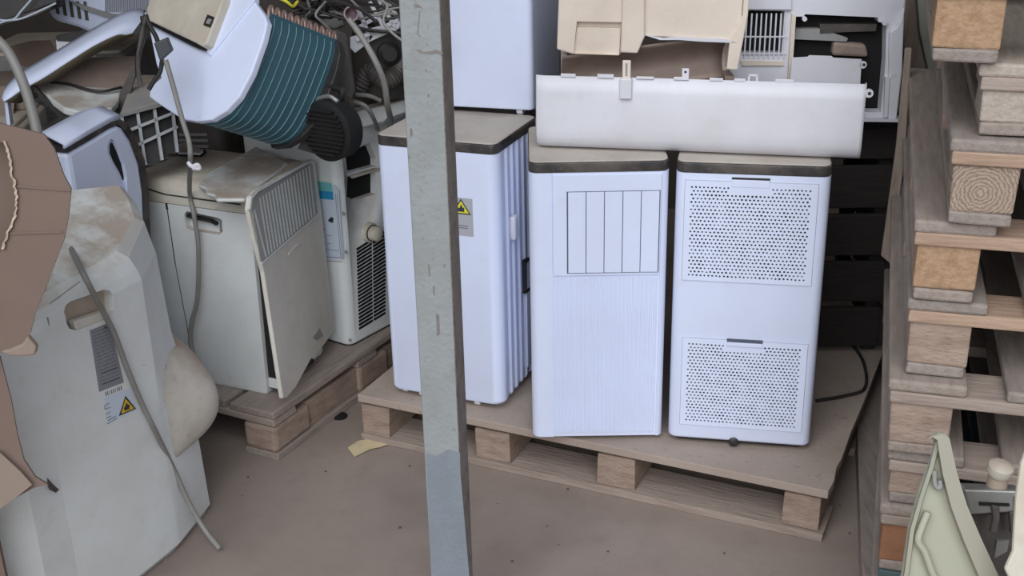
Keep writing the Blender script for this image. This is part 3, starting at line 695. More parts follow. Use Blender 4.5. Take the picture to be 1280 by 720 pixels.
for q, M in (([(394, 226), (414, 229), (416, 240), (395, 238)], EN1), ([(395, 238), (416, 240), (417, 250), (397, 248)], EN2), ([(399, 279), (404, 281), (404, 283), (399, 281)], RED), ([(400, 284), (406, 286), (406, 287.5), (400, 286)], RED)):
    part('label_band', trace(s3, q, .0008, .002), M, lab, world=True)
part('label_mark', trace(s3, [(410, 275), (414, 271), (417, 273), (416, 279), (411, 277)], .0008, .002), INK, lab, world=True)
bm = bmesh.new()
for a, b in (((419, 242), (426, 322)), ((416, 245), (417, 250)), ((421, 243), (428, 324)), ((404, 321), (426, 322)), ((404, 311), (424, 314)), ((408, 294), (414, 295)), ((408, 304), (414, 305)), ((404, 326), (428, 327))): seg(bm, s3, a, b, .0012, .002)
part('label_print', bm, INKL, lab, world=True)
for q in ((430, 267), (433, 315), (438, 425)): part('screw_cap', lathe(s3.hit(q, .0), s3.n, [(0, 0), (.006, 0), (.005, .003), (0, .003)], 14), GREYP, l3, world=True)
part('base_edge', rbox(w-.006, d-.006, -.0005, .006, .028, .001, .003, .003), DARK, l3)

# ------------------------------------------------------------------ supports at the back of the left pile (dusty units half hidden)
def plain_unit(loc, yaw, w, d, h, label, M=OLD):
    t = thing('old_air_conditioner', label, 'air conditioner', loc, yaw)
    part('body', rbox(w, d, 0, h, .03, .012), M, t, smooth=35)
    part('lid', rbox(w-.03, d-.03, h-.002, h+.012, .025, .005, .015, .015), OLD2, t, smooth=35)
    bm = bmesh.new()
    for i in range(12): box(bm, .05, w-.05, -.003, .004, h-.1-i*.018, h-.092-i*.018)
    part('front_grille', bm, GREYP, t)
    return t
plain_unit((-1.79, 3.22, 0), .1, .42, .36, .82, 'dusty unit at the back left beneath the arched white shell', OLD2)
plain_unit((-1.24, 3.50, .1475), -.1, .40, .34, .70, 'dusty unit behind the pile under the stripped coil unit, with painted-in shade', DKGREY)  # dark grey body stands in for the shadow under the coil unit
plain_unit((-.34, 3.78, 0), .05, .34, .36, .80, 'dusty unit at the back under the wire tangle', OLD2)
plain_unit((-1.76, 3.95, 0), .0, .5, .4, .90, 'dusty unit at the back under the slotted white indoor unit', GREYP)

# cardboard boxes behind
def carton(loc, yaw, w, d, h, label, M=CARD2, flap=True):
    t = thing('cardboard_box', label, 'box', loc, yaw)
    part('box_body', irregular(bx(0, w, 0, d, 0, h), .003), M, t, bevel=.004)
    if flap:
        part('flap', loft([[(0, -.001, h), (w*.96, -.001, h), (w*.96, -.005, h-.004), (0, -.005, h-.004)], [(.01, -.05, h-.11), (w*.93, -.06, h-.10), (w*.93, -.064, h-.103), (.01, -.054, h-.113)]]), M, t)
    part('packing_tape', bx(w*.44, w*.56, -.0012, d+.0012, h-.06, h+.0012), TANP, t)
    return t

# white arched shell
sh = thing('air_conditioner_shell', 'arched white front shell lying open over the left pile', 'air conditioner panel', (-1.1, 3.1, .86))
c1 = [(2, 124), (6, 112), (22, 97), (50, 80), (85, 59), (120, 38), (150, 22), (168, 17), (180, 19)]
c2 = [(4, 126), (12, 122), (30, 110), (52, 98), (86, 76), (118, 56), (146, 43), (157, 43), (168, 40)]
c3 = [(20, 128), (28, 126), (38, 108), (58, 104), (88, 86), (120, 66), (146, 54), (158, 48), (168, 42)]
dep = lambda q: 3.02+.22*q[0]/180
rows = [[Yp(q[0]+2, q[1]-6, dep(q)+.13) for q in c1], [Yp(q[0], q[1], dep(q)+.10) for q in c1], [Yp(q[0], q[1]*.55+c2[i][1]*.45-2, dep(q)+.03) for i, q in enumerate(c1)], [Yp(q[0], q[1], dep(q)) for q in c2]]
part('outer_shell', loft([[catmull(r, 4)[i] for i in range(len(catmull(r, 4)))] for r in rows], closed=False), WHITE, sh, world=True, smooth=50, solid=.004)
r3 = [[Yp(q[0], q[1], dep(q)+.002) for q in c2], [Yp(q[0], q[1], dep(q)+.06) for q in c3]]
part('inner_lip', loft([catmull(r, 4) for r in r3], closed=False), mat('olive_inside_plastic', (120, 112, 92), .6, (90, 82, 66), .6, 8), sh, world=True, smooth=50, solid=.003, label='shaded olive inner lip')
ep = Plane((-1.1, 3.04, 0), (0.1, -1, .05))
part('end_leg', trace(ep, [(5, 124), (9, 125), (13, 157), (9, 158)], .03), WHITE, sh, world=True)
part('end_leg', trace(Plane((-1.1, 3.06, 0), (.1, -1, .05)), [(165, 42), (178, 24), (182, 20), (183, 30), (172, 44)], .05), DARK, sh, world=True)
# pale tray under the shell
tr = thing('plastic_tray', 'pale grey tray lying inside the arched white shell', 'air conditioner part', (-1.05, 3.2, .87))
tp2 = plane3(Yp(45, 108, 3.16), Yp(150, 112, 3.22), Yp(95, 145, 2.98))
part('tray_plate', trace(tp2, [(42, 106), (62, 101), (100, 108), (152, 110), (148, 126), (140, 134), (100, 140), (80, 134)], .02), OLD, tr, world=True, bevel=.004)
bp2 = plane3(Yp(60, 106, 3.18), Yp(160, 108, 3.26), Yp(110, 72, 3.30))
part('brown_back', trace(bp2, [(62, 102), (110, 72), (168, 70), (172, 78), (160, 108), (128, 114), (100, 108)], .01), TROUGH, tr, world=True)
single('thin_black_cable', 'thin black cable sagging across the pale tray in the arched shell', 'cable', tube([tp2.hit((60, 102), .006), tp2.hit((85, 105), .006), tp2.hit((110, 112), .008), tp2.hit((130, 114), .01), tp2.hit((152, 109), .012)], .004), CABLED)
single('dark_rail', 'dark slanted rail below the arched white shell', 'rail', trace(Plane((-1.1, 2.99, 0), (0, -1, .1)), [(38, 107), (44, 108), (58, 124), (84, 146), (80, 151), (56, 130)], .012), DARK)
single('black_bracket', 'dark upright bracket between the tray and the lattice grille', 'bracket', trace(Plane((-.9, 3.08, 0), (.1, -1, .1)), [(172, 70), (176, 72), (165, 108), (158, 138), (146, 141), (144, 136), (152, 112)], .015), DKGREY)
# lattice grille
LATT = mat('grey_lattice_plastic', (176, 180, 184), .5, (140, 136, 130), .5, 8)
gp2 = plane3(Yp(150, 150, 3.02), Yp(222, 130, 3.10), Yp(165, 200, 2.99))
gr = thing('lattice_grille', 'grey square-lattice grille standing behind the black-banded unit', 'grille', (-.98, 3.06, .74))
bm = bmesh.new()
for a, b in (((152, 143), (222, 122)), ((156, 165), (222, 139)), ((160, 187), (222, 158)), ((172, 140), (182, 206)), ((193, 134), (203, 200)), ((215, 127), (222, 190)), ((152, 142), (160, 206))): seg(bm, gp2, a, b, .0075, .0, .012)
part('lattice_bars', bm, LATT, gr, world=True)
part('dark_backing', trace(gp2, [(152, 145), (222, 124), (224, 180), (200, 204), (162, 204)], .004, -.02), DARK, gr, world=True)  # plain dark sheet set behind the lattice bars
part('top_board', trace(plane3(Yp(150, 143, 3.02), Yp(222, 122, 3.10), Yp(165, 108, 3.22)), [(150, 143), (162, 110), (190, 104), (215, 118), (222, 124)], .008), GREYP, gr, world=True)

# split unit with slots at the top
mp = plane3(Yp(60, 30, 3.62), Yp(180, 20, 3.7), Yp(100, -10, 3.64))
t = thing('indoor_air_conditioner', 'white slotted indoor unit at the back of the left pile, cut by the top edge', 'air conditioner', (-1.45, 3.75, .91))
part('casing', trace(mp, [(60, 2), (62, 18), (70, 27), (98, 35), (112, 41), (150, 37), (190, 20), (200, -60), (60, -60)], .16), WHITE, t, world=True, bevel=.012)
bm = bmesh.new()
for i in range(5):
    x = 68+i*9; trace(mp, [(x, 2), (x+4, 2), (x+7, 18+i*2), (x+2.5, 17+i*2)], .004, .002, bm)
part('air_slots', bm, DKGREY, t, world=True)
part('slot_bar', trace(mp, [(86, 1), (140, 18), (158, 19), (150, 24), (136, 22), (104, 12)], .02, .01), GREYP, t, world=True)
bm = bmesh.new()
for i in range(24): x = 131+i*2.3; trace(mp, [(x, -30), (x+1.1, -30), (x+1.3, 15), (x+.2, 15)], .004, .004, bm)
part('fin_grille', bm, GREYP, t, world=True)
carton((-1.82, 3.44, .834), .12, .40, .24, .07, 'faded cardboard box behind the arched shell at the far left', CARD2)
single('cardboard_piece', 'torn cardboard piece below the slotted white indoor unit', 'cardboard', trace(Plane((-1.3, 3.5, 0), (.1, -1, .2)), [(10, 58), (40, 51), (62, 50), (68, 62), (70, 90), (10, 80)], .006), CARD)
t = thing('plastic_bin', 'small white lidded piece peeping over the arched shell', 'air conditioner part', (-1.2, 3.5, .84))
q = Plane((-1.2, 3.45, 0), (.1, -1, .1))
part('white_side', trace(q, [(70, 50), (110, 44), (120, 112), (84, 118), (71, 62)], .06), WHITE2, t, world=True); part('dark_lid', trace(q, [(70, 45), (100, 39), (112, 43), (90, 52), (71, 51)], .05, .004), DARK, t, world=True)
# black cover top left with white wires
t = thing('black_plastic_cover', 'black plastic cover at the top left corner', 'air conditioner part', (-1.45, 3.3, 1.0))
q = Plane((-1.4, 3.25, 0), (.2, -1, .2))
part('cover_shell', trace(q, [(-30, -40), (80, -40), (74, 6), (60, 10), (45, 16), (0, 30), (-30, 38)], .10), DARK, t, world=True, bevel=.01)
part('cover_lip', trace(q, [(-30, 32), (0, 26), (45, 13), (64, 6), (64, 11), (45, 19), (0, 32), (-30, 40)], .03, .012), BLACK, t, world=True)
for lab_, P in (('upper thin white wire crossing the black cover at the top left', [(-8, 24), (15, 25), (28, 12), (42, -4)]), ('lower thin white wire crossing the black cover at the top left', [(-8, 32), (8, 26), (24, 24), (40, 18), (70, 4)])):
    single('thin_wire', lab_, 'wire', tube([q.hit(p, .03) for p in P], .0028), EN3)

# ------------------------------------------------------------------ stripped coil unit on top of the old units
kt = thing('stripped_air_conditioner', 'stripped unit with a big teal finned coil and white end panel, on the pile', 'air conditioner', (-.72, 2.98, .76))
kp = plane3(Yp(335, 18, 2.90), Yp(250, 153, 2.84), Yp(190, 65, 3.06))
o_ = [(183, 20), (205, -30), (310, -30), (318, 2), (330, 18), (334, 28), (329, 50), (314, 92), (298, 122), (282, 139), (264, 150), (246, 152), (228, 149), (212, 139), (194, 127), (186, 121), (187, 112), (193, 104), (201, 97), (195, 80), (190, 55)]
part('end_panel', trace(kp, o_, .02), WHITE, kt, world=True, bevel=.004, label='white end panel')
ed = [(318, 2), (330, 18), (334, 28), (329, 50), (314, 92), (298, 122), (282, 139), (264, 150), (246, 152)]
part('control_box', trace(kp, [(183, 10), (200, -30), (285, -30), (279, 0), (258, 55), (252, 58), (244, 53), (183, 24)], .03, .03), OLD2, kt, world=True, bevel=.004, label='cream control box')
part('box_flange', trace(kp, [(286, -30), (316, -30), (318, 0), (262, 70), (254, 60), (282, 0)], .02, .006), WHITE, kt, world=True, bevel=.003)
tag_ = part('socket_plate', trace(kp, [(259, 18), (267, 21), (262, 34), (254, 31)], .004, .034), DARK, kt, world=True, label='small black socket plate')
part('socket_pin', trace(kp, [(260, 23), (264, 24), (261, 30), (257, 29)], .003, .037), GREYP, tag_, world=True)
part('panel_slit', trace(kp, [(184, 22), (246, 54), (258, 60), (256, 63), (244, 59), (184, 29)], .012, .012), DARK, kt, world=True)
P0 = kp.hit((335, 18)); ex = Yp(424, 54, 3.04)-P0
prof = [kp.hit(q, -.0) - kp.n*.019 for q in [(331, 12), (331, 20), (330, 30), (324, 50), (315, 74), (306, 96), (297, 115), (288, 131), (279, 142), (268, 149), (256, 152), (246, 151)]]
prof = catmull(prof, 3)
nrm = (prof[6]-prof[0]).cross(ex).normalized(); nrm = nrm if nrm.dot(CO-P0) > 0 else -nrm
rows = []; N_ = 132
for i in range(N_+1):
    s = i/N_; amp = .0007*(1 if i % 2 else 0)
    rows.append([p+ex*s+nrm*amp for p in prof])
bm = loft(rows, closed=False); part('finned_coil', bm, TEAL, kt, world=True, solid=.03, label='teal finned coil')
bm = bmesh.new()
for i in range(10):
    a = prof[3]+ex*((i+.5)/10)+nrm*.0028; 
    pts = [p+ex*((i+.55)/10)+nrm*.0012 for p in prof[2:]]
    tube(pts, .0016, 0, 6, bm)
part('fin_streaks', bm, mat('rubbed_teal_fins', (104, 140, 146), .5, (78, 116, 126), .6, 14, metal=.2), kt, world=True, label='pale rubbed lines on the coil')
upv = (prof[0]-prof[6]).normalized()
for i in range(11):
    b0 = prof[0]+ex*((i+.2)/11.2)-nrm*.01; b1 = b0+ex*(.45/11.2)*1.2
    mid = (b0+b1)/2
    part('return_bend', tube([b0-upv*.01, b0+upv*.012, mid+upv*.024, b1+upv*.012, b1-upv*.01], .0052, 6, 10), COPPER, kt, world=True, smooth=60)
part('end_frame', poly_prism([kp.hit(q)+ex for q in [(318, 2), (332, 16), (336, 30), (331, 54), (316, 96), (300, 126), (284, 143), (264, 155), (246, 157), (240, 130), (250, 60), (270, 0)]], ex.normalized()*.02), DARK, kt, world=True, bevel=.003)
part('base_pan', poly_prism([kp.hit(q, -.03) for q in [(200, 60), (300, 10), (300, 100), (262, 140), (220, 138)]], ex*.98), DARK, kt, world=True)
part('top_bracket', poly_prism([kp.hit(q, -.10) for q in [(262, -30), (300, -26), (296, 0), (280, 4)]], ex), DKGREY, kt, world=True, bevel=.003)

# round dark fan motor
fm = thing('fan_motor', 'round black finned fan motor hanging beside the teal coil', 'motor', (-.44, 2.95, .80))
fc = Yp(414, 162, 2.96); fa = (CO-fc).normalized()+Vec((-.75, 0, -.25)); fa.normalize()
prof_ = [(0, -.04), (.07, -.04), (.078, -.03), (.078, .02), (.074, .024), (.062, .026), (.06, .03), (0, .034)]
part('housing', lathe(fc, fa, prof_, 36), VOID, fm, world=True, smooth=40)
bm = bmesh.new(); s_ = fa.cross(Vec((0, 0, 1))).normalized(); u_ = s_.cross(fa)
for k in range(11):
    a = -.055+k*.011; hw = math.sqrt(max(.066**2-a*a, .0001)); c_ = fc+fa*.028+u_*a
    poly_prism([c_+s_*hw+u_*.002, c_-s_*hw+u_*.002, c_-s_*hw-u_*.002, c_+s_*hw-u_*.002], fa*.008, bm)
part('cooling_fins', bm, mat('black_motor_fins', (26, 24, 24), .6), fm, world=True)
part('mounting_arm', tube([fc-fa*.02+u_*.05, fc-s_*.03+u_*.10-fa*.02, Yp(395, 112, 3.02), Yp(388, 150, 3.02), Yp(384, 178, 3.0)], .008), DARK, fm, world=True)
part('clamp', tube([fc+u_*.075-s_*.03, fc+u_*.085, fc+u_*.07+s_*.05], .006), STEEL, fm, world=True)
part('foot', poly_prism([Yp(372, 186, 2.98), Yp(402, 195, 2.98), Yp(405, 172, 2.98), Yp(385, 160, 2.98)], (0, .06, 0)), DARK, fm, world=True)

# ------------------------------------------------------------------ clutter between coil unit and post
t = thing('compressor', 'dusty dark compressor with hoses behind the coil unit, left of the post', 'compressor', (-.40, 3.5, .872))
cc = Yp(482, 82, 3.42)
part('drum', lathe((cc.x, cc.y, .875), (0, 0, 1), [(0, 0), (.085, 0), (.095, .02), (.095, .15), (.085, .19), (.05, .215), (0, .22)], 28), DKGREY, t, world=True, smooth=40)
part('terminal_cover', lathe(Yp(484, 66, 3.32), (.3, -1, .1), [(0, 0), (.03, 0), (.032, .03), (.02, .04), (0, .04)], 20), DARK, t, world=True, smooth=40)
part('mounting_foot', bx(cc.x-.11, cc.x+.11, cc.y-.06, cc.y+.06, .872, .884), DKGREY, t, world=True, bevel=.004)
bm = bmesh.new()
C = catmull([Yp(446, 116, 3.3), Yp(462, 90, 3.3), Yp(480, 100, 3.28), Yp(496, 92, 3.3), Yp(506, 70, 3.36)], 20)
tube(C, lambda s: .024+.003*math.sin(s*160), 0, 12, bm)
single('ribbed_hose', 'ribbed dark hose in front of the compressor', 'hose', bm, DKGREY, smooth=60)
single('dark_metal_bracket', 'folded dark metal bracket right of the teal coil', 'bracket', trace(Plane(Yp(425, 90, 3.16), (.3, -1, .1)), [(408, 48), (420, 36), (434, 42), (440, 80), (445, 112), (440, 126), (424, 118), (420, 100), (426, 86)], .03), DKGREY, bevel=.006)
single('grey_tilted_plate', 'tilted grey plate leaning behind the coil bends', 'plate', trace(Plane(Yp(405, 30, 3.3), (.2, -1, .4)), [(396, 14), (420, 12), (432, 30), (418, 36), (400, 28)], .03), GREYP, bevel=.004)
t = thing('white_casing_piece', 'broken white casing lying behind the unit with the knob', 'air conditioner part', (-.41, 3.6, .80))
q = Plane(Yp(470, 140, 3.36), (.2, -1, .5))
part('front_lip', trace(q, [(445, 138), (480, 130), (508, 122), (508, 140), (484, 148), (480, 152), (448, 160)], .06), OLD, t, world=True, bevel=.006)
part('top_plate', trace(plane3(Yp(445, 138, 3.36), Yp(508, 122, 3.42), Yp(470, 104, 3.62)), [(440, 136), (508, 120), (508, 104), (460, 112), (436, 122)], .01), OLD2, t, world=True)
t = thing('broken_grille', 'broken white grille frame sticking up left of the post', 'grille', (-.38, 3.4, 1.0))
q = Plane(Yp(470, 30, 3.28), (.25, -1, .3)); bm = bmesh.new()
for a, b in (((442, 38), (490, 10)), ((474, -14), (500, 26)), ((468, -10), (494, 34)), ((445, 50), (500, 24)), ((462, 2), (480, 34)), ((448, 12), (460, 40)), ((500, 26), (495, 36)), ((495, 36), (462, 42))): seg(bm, q, a, b, .010, 0, .010)
part('frame_bars', bm, WHITE2, t, world=True)
part('shredded_sheet', trace(q, [(460, 36), (500, 26), (503, 34), (480, 44), (462, 52), (466, 46)], .008, -.01), OLD, t, world=True)
part('lower_sheet', trace(q, [(438, 46), (462, 40), (462, 52), (444, 66), (438, 60)], .008, -.02), WHITE2, t, world=True)
single('pink_tube_ring', 'short pinkish tube end among the wires', 'tube', lathe(Yp(439, 17, 3.2), (CO-Yp(439, 17, 3.2)), [(.016, 0), (.020, 0), (.020, .03), (.016, .03), (.016, 0)], 20), mat('pink_tube', (170, 140, 150), .5), smooth=40)
bm = bmesh.new(); rnd = random.Random(11)
for k in range(30):
    x = rnd.uniform(330, 430); y = rnd.uniform(-20, 8)
    a = Yp(x, y, 3.15+rnd.uniform(0, .25)); P = [a]
    for j in range(4): P.append(P[-1]+Vec((rnd.uniform(-.06, .11), rnd.uniform(-.05, .05), rnd.uniform(-.05, .03))))
    tube(P, rnd.choice((.003, .004, .005)), 6, 6, bm)
o = single('wire_tangle', 'tangle of dark and grey wires above the teal coil', 'wires', bm, CABLED, kind='stuff')
bm = bmesh.new()
for k in range(6):
    a = Yp(rnd.uniform(380, 470), rnd.uniform(-10, 30), 3.05+rnd.uniform(0, .2)); P = [a]
    for j in range(4): P.append(P[-1]+Vec((rnd.uniform(-.03, .10), rnd.uniform(-.05, .05), rnd.uniform(-.06, .03))))
    tube(P, .0035, 6, 6, bm)
single('pale_wire_tangle', 'tangle of pale wires above the teal coil', 'wires', bm, CABLE, kind='stuff')
single('green_earth_wire', 'yellow-green wire in the tangle above the coil', 'wire', tube([Yp(345, -4, 3.05), Yp(358, 2, 3.04), Yp(366, 8, 3.05), Yp(372, 2, 3.08)], .004), YELLOW2)
for lab_, P, r in (('grey cable hanging in a loop left of the post', [(436, 24, 3.1), (452, 46, 3.08), (470, 78, 3.06), (480, 104, 3.08), (484, 130, 3.12), (488, 150, 3.2), (486, 166, 3.24)], .008),
                ('pale cable bending over the broken white casing', [(445, 118, 3.26), (462, 120, 3.25), (476, 126, 3.26)], .006),
                ('pale cable drooping beside the fan motor', [(440, 126, 3.2), (456, 132, 3.18), (466, 146, 3.2), (472, 162, 3.26)], .006)):
    single('grey_cable', lab_, 'cable', tube([Yp(*p) for p in P], r), CABLE, smooth=60)

# ------------------------------------------------------------------ cables and plug
single('power_cable', 'grey power cable hanging down the side of the loose-covered unit', 'cable',
       tube([Yp(207, 75, 2.80), Yp(216, 106, 2.79), Yp(228, 150, 2.78), Yp(236, 176, 2.77), Yp(238, 200, 2.76), s2.hit((237, 240), .02), s2.hit((243, 272), .022), s2.hit((248, 310), .022), s2.hit((247, 370), .02), s2.hit((240, 402), .018), s2.hit((238, 425), .018), s2.hit((243, 450), .02)], .0062), CABLE, smooth=60)
single('cable_clip', 'white clip tied on the hanging grey cable', 'clip', tube([Yp(235, 203, 2.755), Yp(240, 208, 2.75), Yp(247, 206, 2.75), Yp(249, 211, 2.75), Yp(240, 210, 2.745)], .005), WHITE2)
t = thing('power_plug', 'square black plug hanging by the white end panel', 'plug', Yp(204, 62, 2.80))
q = Plane(Yp(204, 60, 2.80), (.1, -1, .1))
part('plug_body', trace(q, [(192, 54), (208, 47), (215, 64), (200, 77), (198, 72)], .03), PLUG, t, world=True, bevel=.003)
for lab_, P in (('black lead above the square plug', [(182, 18), (186, 30), (194, 44), (198, 54)]), ('dark lead looping under the square plug', [(203, 74), (200, 90), (192, 102), (186, 112)]), ('brown lead left of the square plug', [(182, 20), (176, 50), (172, 80), (176, 108)]), ('thick black lead at the corner of the arched shell', [(178, 20), (180, 40), (178, 52), (172, 74), (172, 96)])):
    single('plug_lead', lab_, 'cable', tube([q.hit(p, -.04) for p in P], .0055), CABLED if 'black' in lab_ or 'dark' in lab_ else DKGREY, smooth=60)
single('grey_hose', 'thick pale hose curving down at the left edge', 'hose', tube([Yp(-14, 40, 2.72), Yp(8, 62, 2.70), Yp(24, 92, 2.68), Yp(36, 125, 2.66), Yp(45, 160, 2.62), Yp(50, 190, 2.58)], .012), CABLE, smooth=60)
single('power_cable', 'grey power cable lying over the nameplate of the nearest unit down to the floor', 'cable',
       tube([Zp(70, 280, .80), Zp(82, 298, .785), fp1.hit((104, 342), .02), fp1.hit((128, 388), .014), fp1.hit((142, 415), .012), fp1.hit((158, 458), .011), fp1.hit((176, 502), .012), fp1.hit((192, 535), .02), Yp(214, 580, 2.46), Yp(236, 628, 2.47), Zp(256, 662, .04), Zp(275, 686, .012)], .0062), CABLE, smooth=60)

# torn cardboard at the left edge
ct = thing('cardboard_box', 'torn brown cardboard box at the left edge in front of the nearest unit', 'box', (-1.0, 1.93, 0))
cpl = Plane((-.85, 1.95, .9), (.18, -1, .12))
o_ = [(-60, 150), (-2, 154), (24, 160), (55, 168), (68, 186), (80, 220), (89, 236), (86, 268), (80, 300), (70, 326), (60, 352), (44, 392), (38, 416), (26, 432), (6, 440), (-60, 450), (-60, 330), (1, 316), (8, 290), (18, 270), (20, 250), (15, 225), (10, 196), (4, 178), (-60, 168)]
part('torn_flap', trace(cpl, o_, .007), CARD, ct, world=True, label='big torn flap')
bm = bmesh.new(); ed = [(4, 176), (10, 196), (15, 225), (20, 250), (18, 270), (8, 290), (1, 316)]
pts = []
for a, b in zip(ed, ed[1:]):
    for k in range(6): q_ = lerp2(a, b, k/6); pts.append((q_[0]+rnd.uniform(-1.5, 1.5), q_[1]))
rows = [[cpl.hit(p, .003), cpl.hit((p[0]+3+rnd.uniform(-1, 1), p[1]), .006), cpl.hit((p[0]+3, p[1]), -.004), cpl.hit(p, -.006)] for p in pts]
loft(rows, bm=bm); part('torn_edge', bm, CORR, ct, world=True, label='pale torn corrugated edge')
bm = bmesh.new()
ed = [(0, 440), (14, 436), (28, 430), (34, 420), (46, 434), (44, 444), (30, 446), (12, 446)]
trace(cpl, ed, .02, .012, bm); part('crumpled_edge', bm, CARD2, ct, world=True, bevel=.004)
for q_ in (((20, 233), (88, 238)), ((12, 292), (78, 290))):
    bm = bmesh.new(); seg(bm, cpl, *q_, .004, .002, .003); part('fold_crease', bm, CARD, ct, world=True)

part('back_wall', trace(Plane((-.95, 2.0, .9), (.18, -1, .0)), [(-60, 150), (24, 160), (26, 330), (-60, 330)], .006), CARD, ct, world=True)
lp = Plane((-.9, 1.93, .6), (.25, -1, .15))
o_ = [(-80, 440), (0, 446), (6, 470), (14, 500), (22, 545), (30, 575), (44, 596), (60, 606), (42, 610), (20, 622), (0, 636), (-60, 660), (-80, 660)]
part('lower_panel', trace(lp, o_, .007), CARD, ct, world=True, label='lower torn panel')
part('hanging_strip', trace(lp, [(-20, 560), (0, 566), (26, 590), (40, 606), (20, 622), (0, 636), (-30, 650)], .006, .014), CARD2, ct, world=True)
x0 = Yp(-70, 440, 1.96).x
part('side_panel', bx(x0-.25, x0+.02, 1.965, 1.975, 0, 1.15), CARD, ct, world=True)
part('tape_shred', trace(fp1, [(60, 598), (66, 605), (74, 612), (70, 616), (62, 612), (60, 606)], .002, .012), DKGREY, ct, world=True)

# ------------------------------------------------------------------ floor bits
single('paper_scrap', 'torn yellowish paper scrap on the floor between the pallets', 'paper', irregular(poly_prism([Zp(*q, .004) for q in [(435, 560), (448, 552), (462, 549), (470, 551), (490, 553), (478, 558), (462, 562), (443, 571)]], (0, 0, .0025)), .001), PAPER)
single('rubber_cap', 'small round black cap on the floor beside the old pallet', 'cap', lathe(Zp(425, 521, .0), (0, 0, 1), [(0, 0), (.022, 0), (.022, .004), (.016, .007), (0, .007)], 24), VOID, smooth=40)
rnd = random.Random(5)
for k, (x, y) in enumerate([(310, 597), (303, 620), (432, 603), (407, 590), (512, 583), (684, 658), (698, 681), (622, 630), (905, 692), (710, 612), (855, 622), (640, 702), (1050, 632), (1062, 667), (500, 660), (760, 690)]):
    r = rnd.uniform(.002, .0045); c = Zp(x, y, 0)
    bm = bmesh.new(); bmesh.ops.create_icosphere(bm, subdivisions=1, radius=r)
    for v in bm.verts: v.co *= rnd.uniform(.6, 1.2); v.co.z *= .5
    for v in bm.verts: v.co += c+Vec((0, 0, r*.4))
    single('debris_crumb', 'small dark crumb of debris on the dusty floor', 'debris', bm, DKGREY, 'debris crumbs on the floor')
single('black_cable', 'thin black cable lying on the wide pallet right of the perforated unit', 'cable', tube([Zp(1018, 413, .153), Zp(1045, 418, .153), Zp(1066, 432, .152), Zp(1080, 455, .152), Zp(1081, 485, .152), Zp(1055, 495, .152), Zp(1020, 501, .152)], .0045), CABLED, smooth=60)

# ------------------------------------------------------------------ right side, behind and before the stack
def plank(label, pl, pts, th, M, name='wooden_plank'): return single(name, label, 'plank', trace(pl, pts, th), M, bevel=.003)
# crate carrying the open casing; its deep shade is put into the wood colour
t = thing('wooden_crate', 'wooden crate with painted-in shade under the open casing', 'crate', (.55, 3.15, .148), -.04)
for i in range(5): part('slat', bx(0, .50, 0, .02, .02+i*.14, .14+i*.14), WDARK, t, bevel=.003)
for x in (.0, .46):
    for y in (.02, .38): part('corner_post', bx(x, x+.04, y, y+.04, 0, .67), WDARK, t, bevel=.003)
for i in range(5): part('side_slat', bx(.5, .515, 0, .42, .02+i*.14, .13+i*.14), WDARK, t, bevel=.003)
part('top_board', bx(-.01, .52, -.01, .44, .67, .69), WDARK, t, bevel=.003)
pb = Plane((1.2, 3.35, 0), (-.1, -1, 0))
plank('grey-green painted board leaning behind the stack at the top', Plane((1.15, 3.05, 0), (-.1, -1, .2)), [(1142, -60), (1172, -60), (1172, 30), (1178, 90), (1172, 110), (1170, 560), (1156, 560), (1160, 85), (1150, 40)], .03, PIPEG, 'painted_board')
plank('brown board upright between the open casing and the stack', pb, [(1128, -60), (1152, -60), (1160, 60), (1164, 420), (1136, 420)], .03, WV)
plank('wide dark board standing behind the pallet stack', Plane((1.3, 3.6, 0), (0, -1, 0)), [(1140, -60), (1290, -60), (1290, 400), (1146, 400)], .03, WV)
plank('slanting grey board leaning against the left side of the stack', Plane((1.0, 2.75, 0), (-.35, -1, .12)), [(1131, 60), (1140, 60), (1131, 200), (1113, 330), (1101, 320), (1120, 180)], .02, WV)
# low plank along the foot of the stack
t = thing('floor_plank', 'long grey plank lying on the floor between the wide pallet and the stack', 'plank', (.85, 2.3, 0))
P = [Zp(1078, 720, .06), Zp(1066, 385, .06), Zp(1098, 385, .06), Zp(1112, 720, .06)]
part('plank_top', poly_prism(P, (0, 0, -.06)), WY[1], t, world=True, bevel=.003)
# green-white shell leaning in front of the stack
t = thing('plastic_shell', 'pale green-white plastic shell leaning in front of the pallet stack', 'air conditioner panel', (.66, 1.62, 0))
q = Plane(Yp(1180, 620, 1.60), (.0, -1, .25))
o_ = [(1168, 546), (1172, 541), (1182, 542), (1187, 548), (1196, 590), (1208, 630), (1226, 672), (1252, 730), (1262, 760), (1120, 760), (1128, 715), (1136, 660), (1150, 610), (1162, 580), (1168, 560)]
part('shell_face', trace(q, o_, .006), GREENW, t, world=True)
rm = [(1169, 546), (1176, 543), (1186, 548), (1195, 590), (1208, 632), (1226, 674), (1252, 730), (1262, 760)]
rows = [[q.hit((p[0], p[1]), .001), q.hit((p[0]+1, p[1]), .022), q.hit((p[0]-10-i*2.2, p[1]+2), .024), q.hit((p[0]-12-i*2.4, p[1]+2), .001)] for i, p in enumerate(rm)]
part('curved_rim', loft(rows), mat('rim_cream', (160, 156, 142), .55, (156, 148, 134), .6, 6), t, world=True, smooth=30)
rows = [[q.hit(p, .001), q.hit((p[0]+2, p[1]), .014), q.hit((p[0]+7, p[1]), .012), q.hit((p[0]+8, p[1]), .001)] for p in [(1168, 552), (1160, 584), (1148, 620), (1136, 662), (1129, 715), (1120, 760)]]
part('left_rim', loft(rows), GREENW, t, world=True, smooth=30)
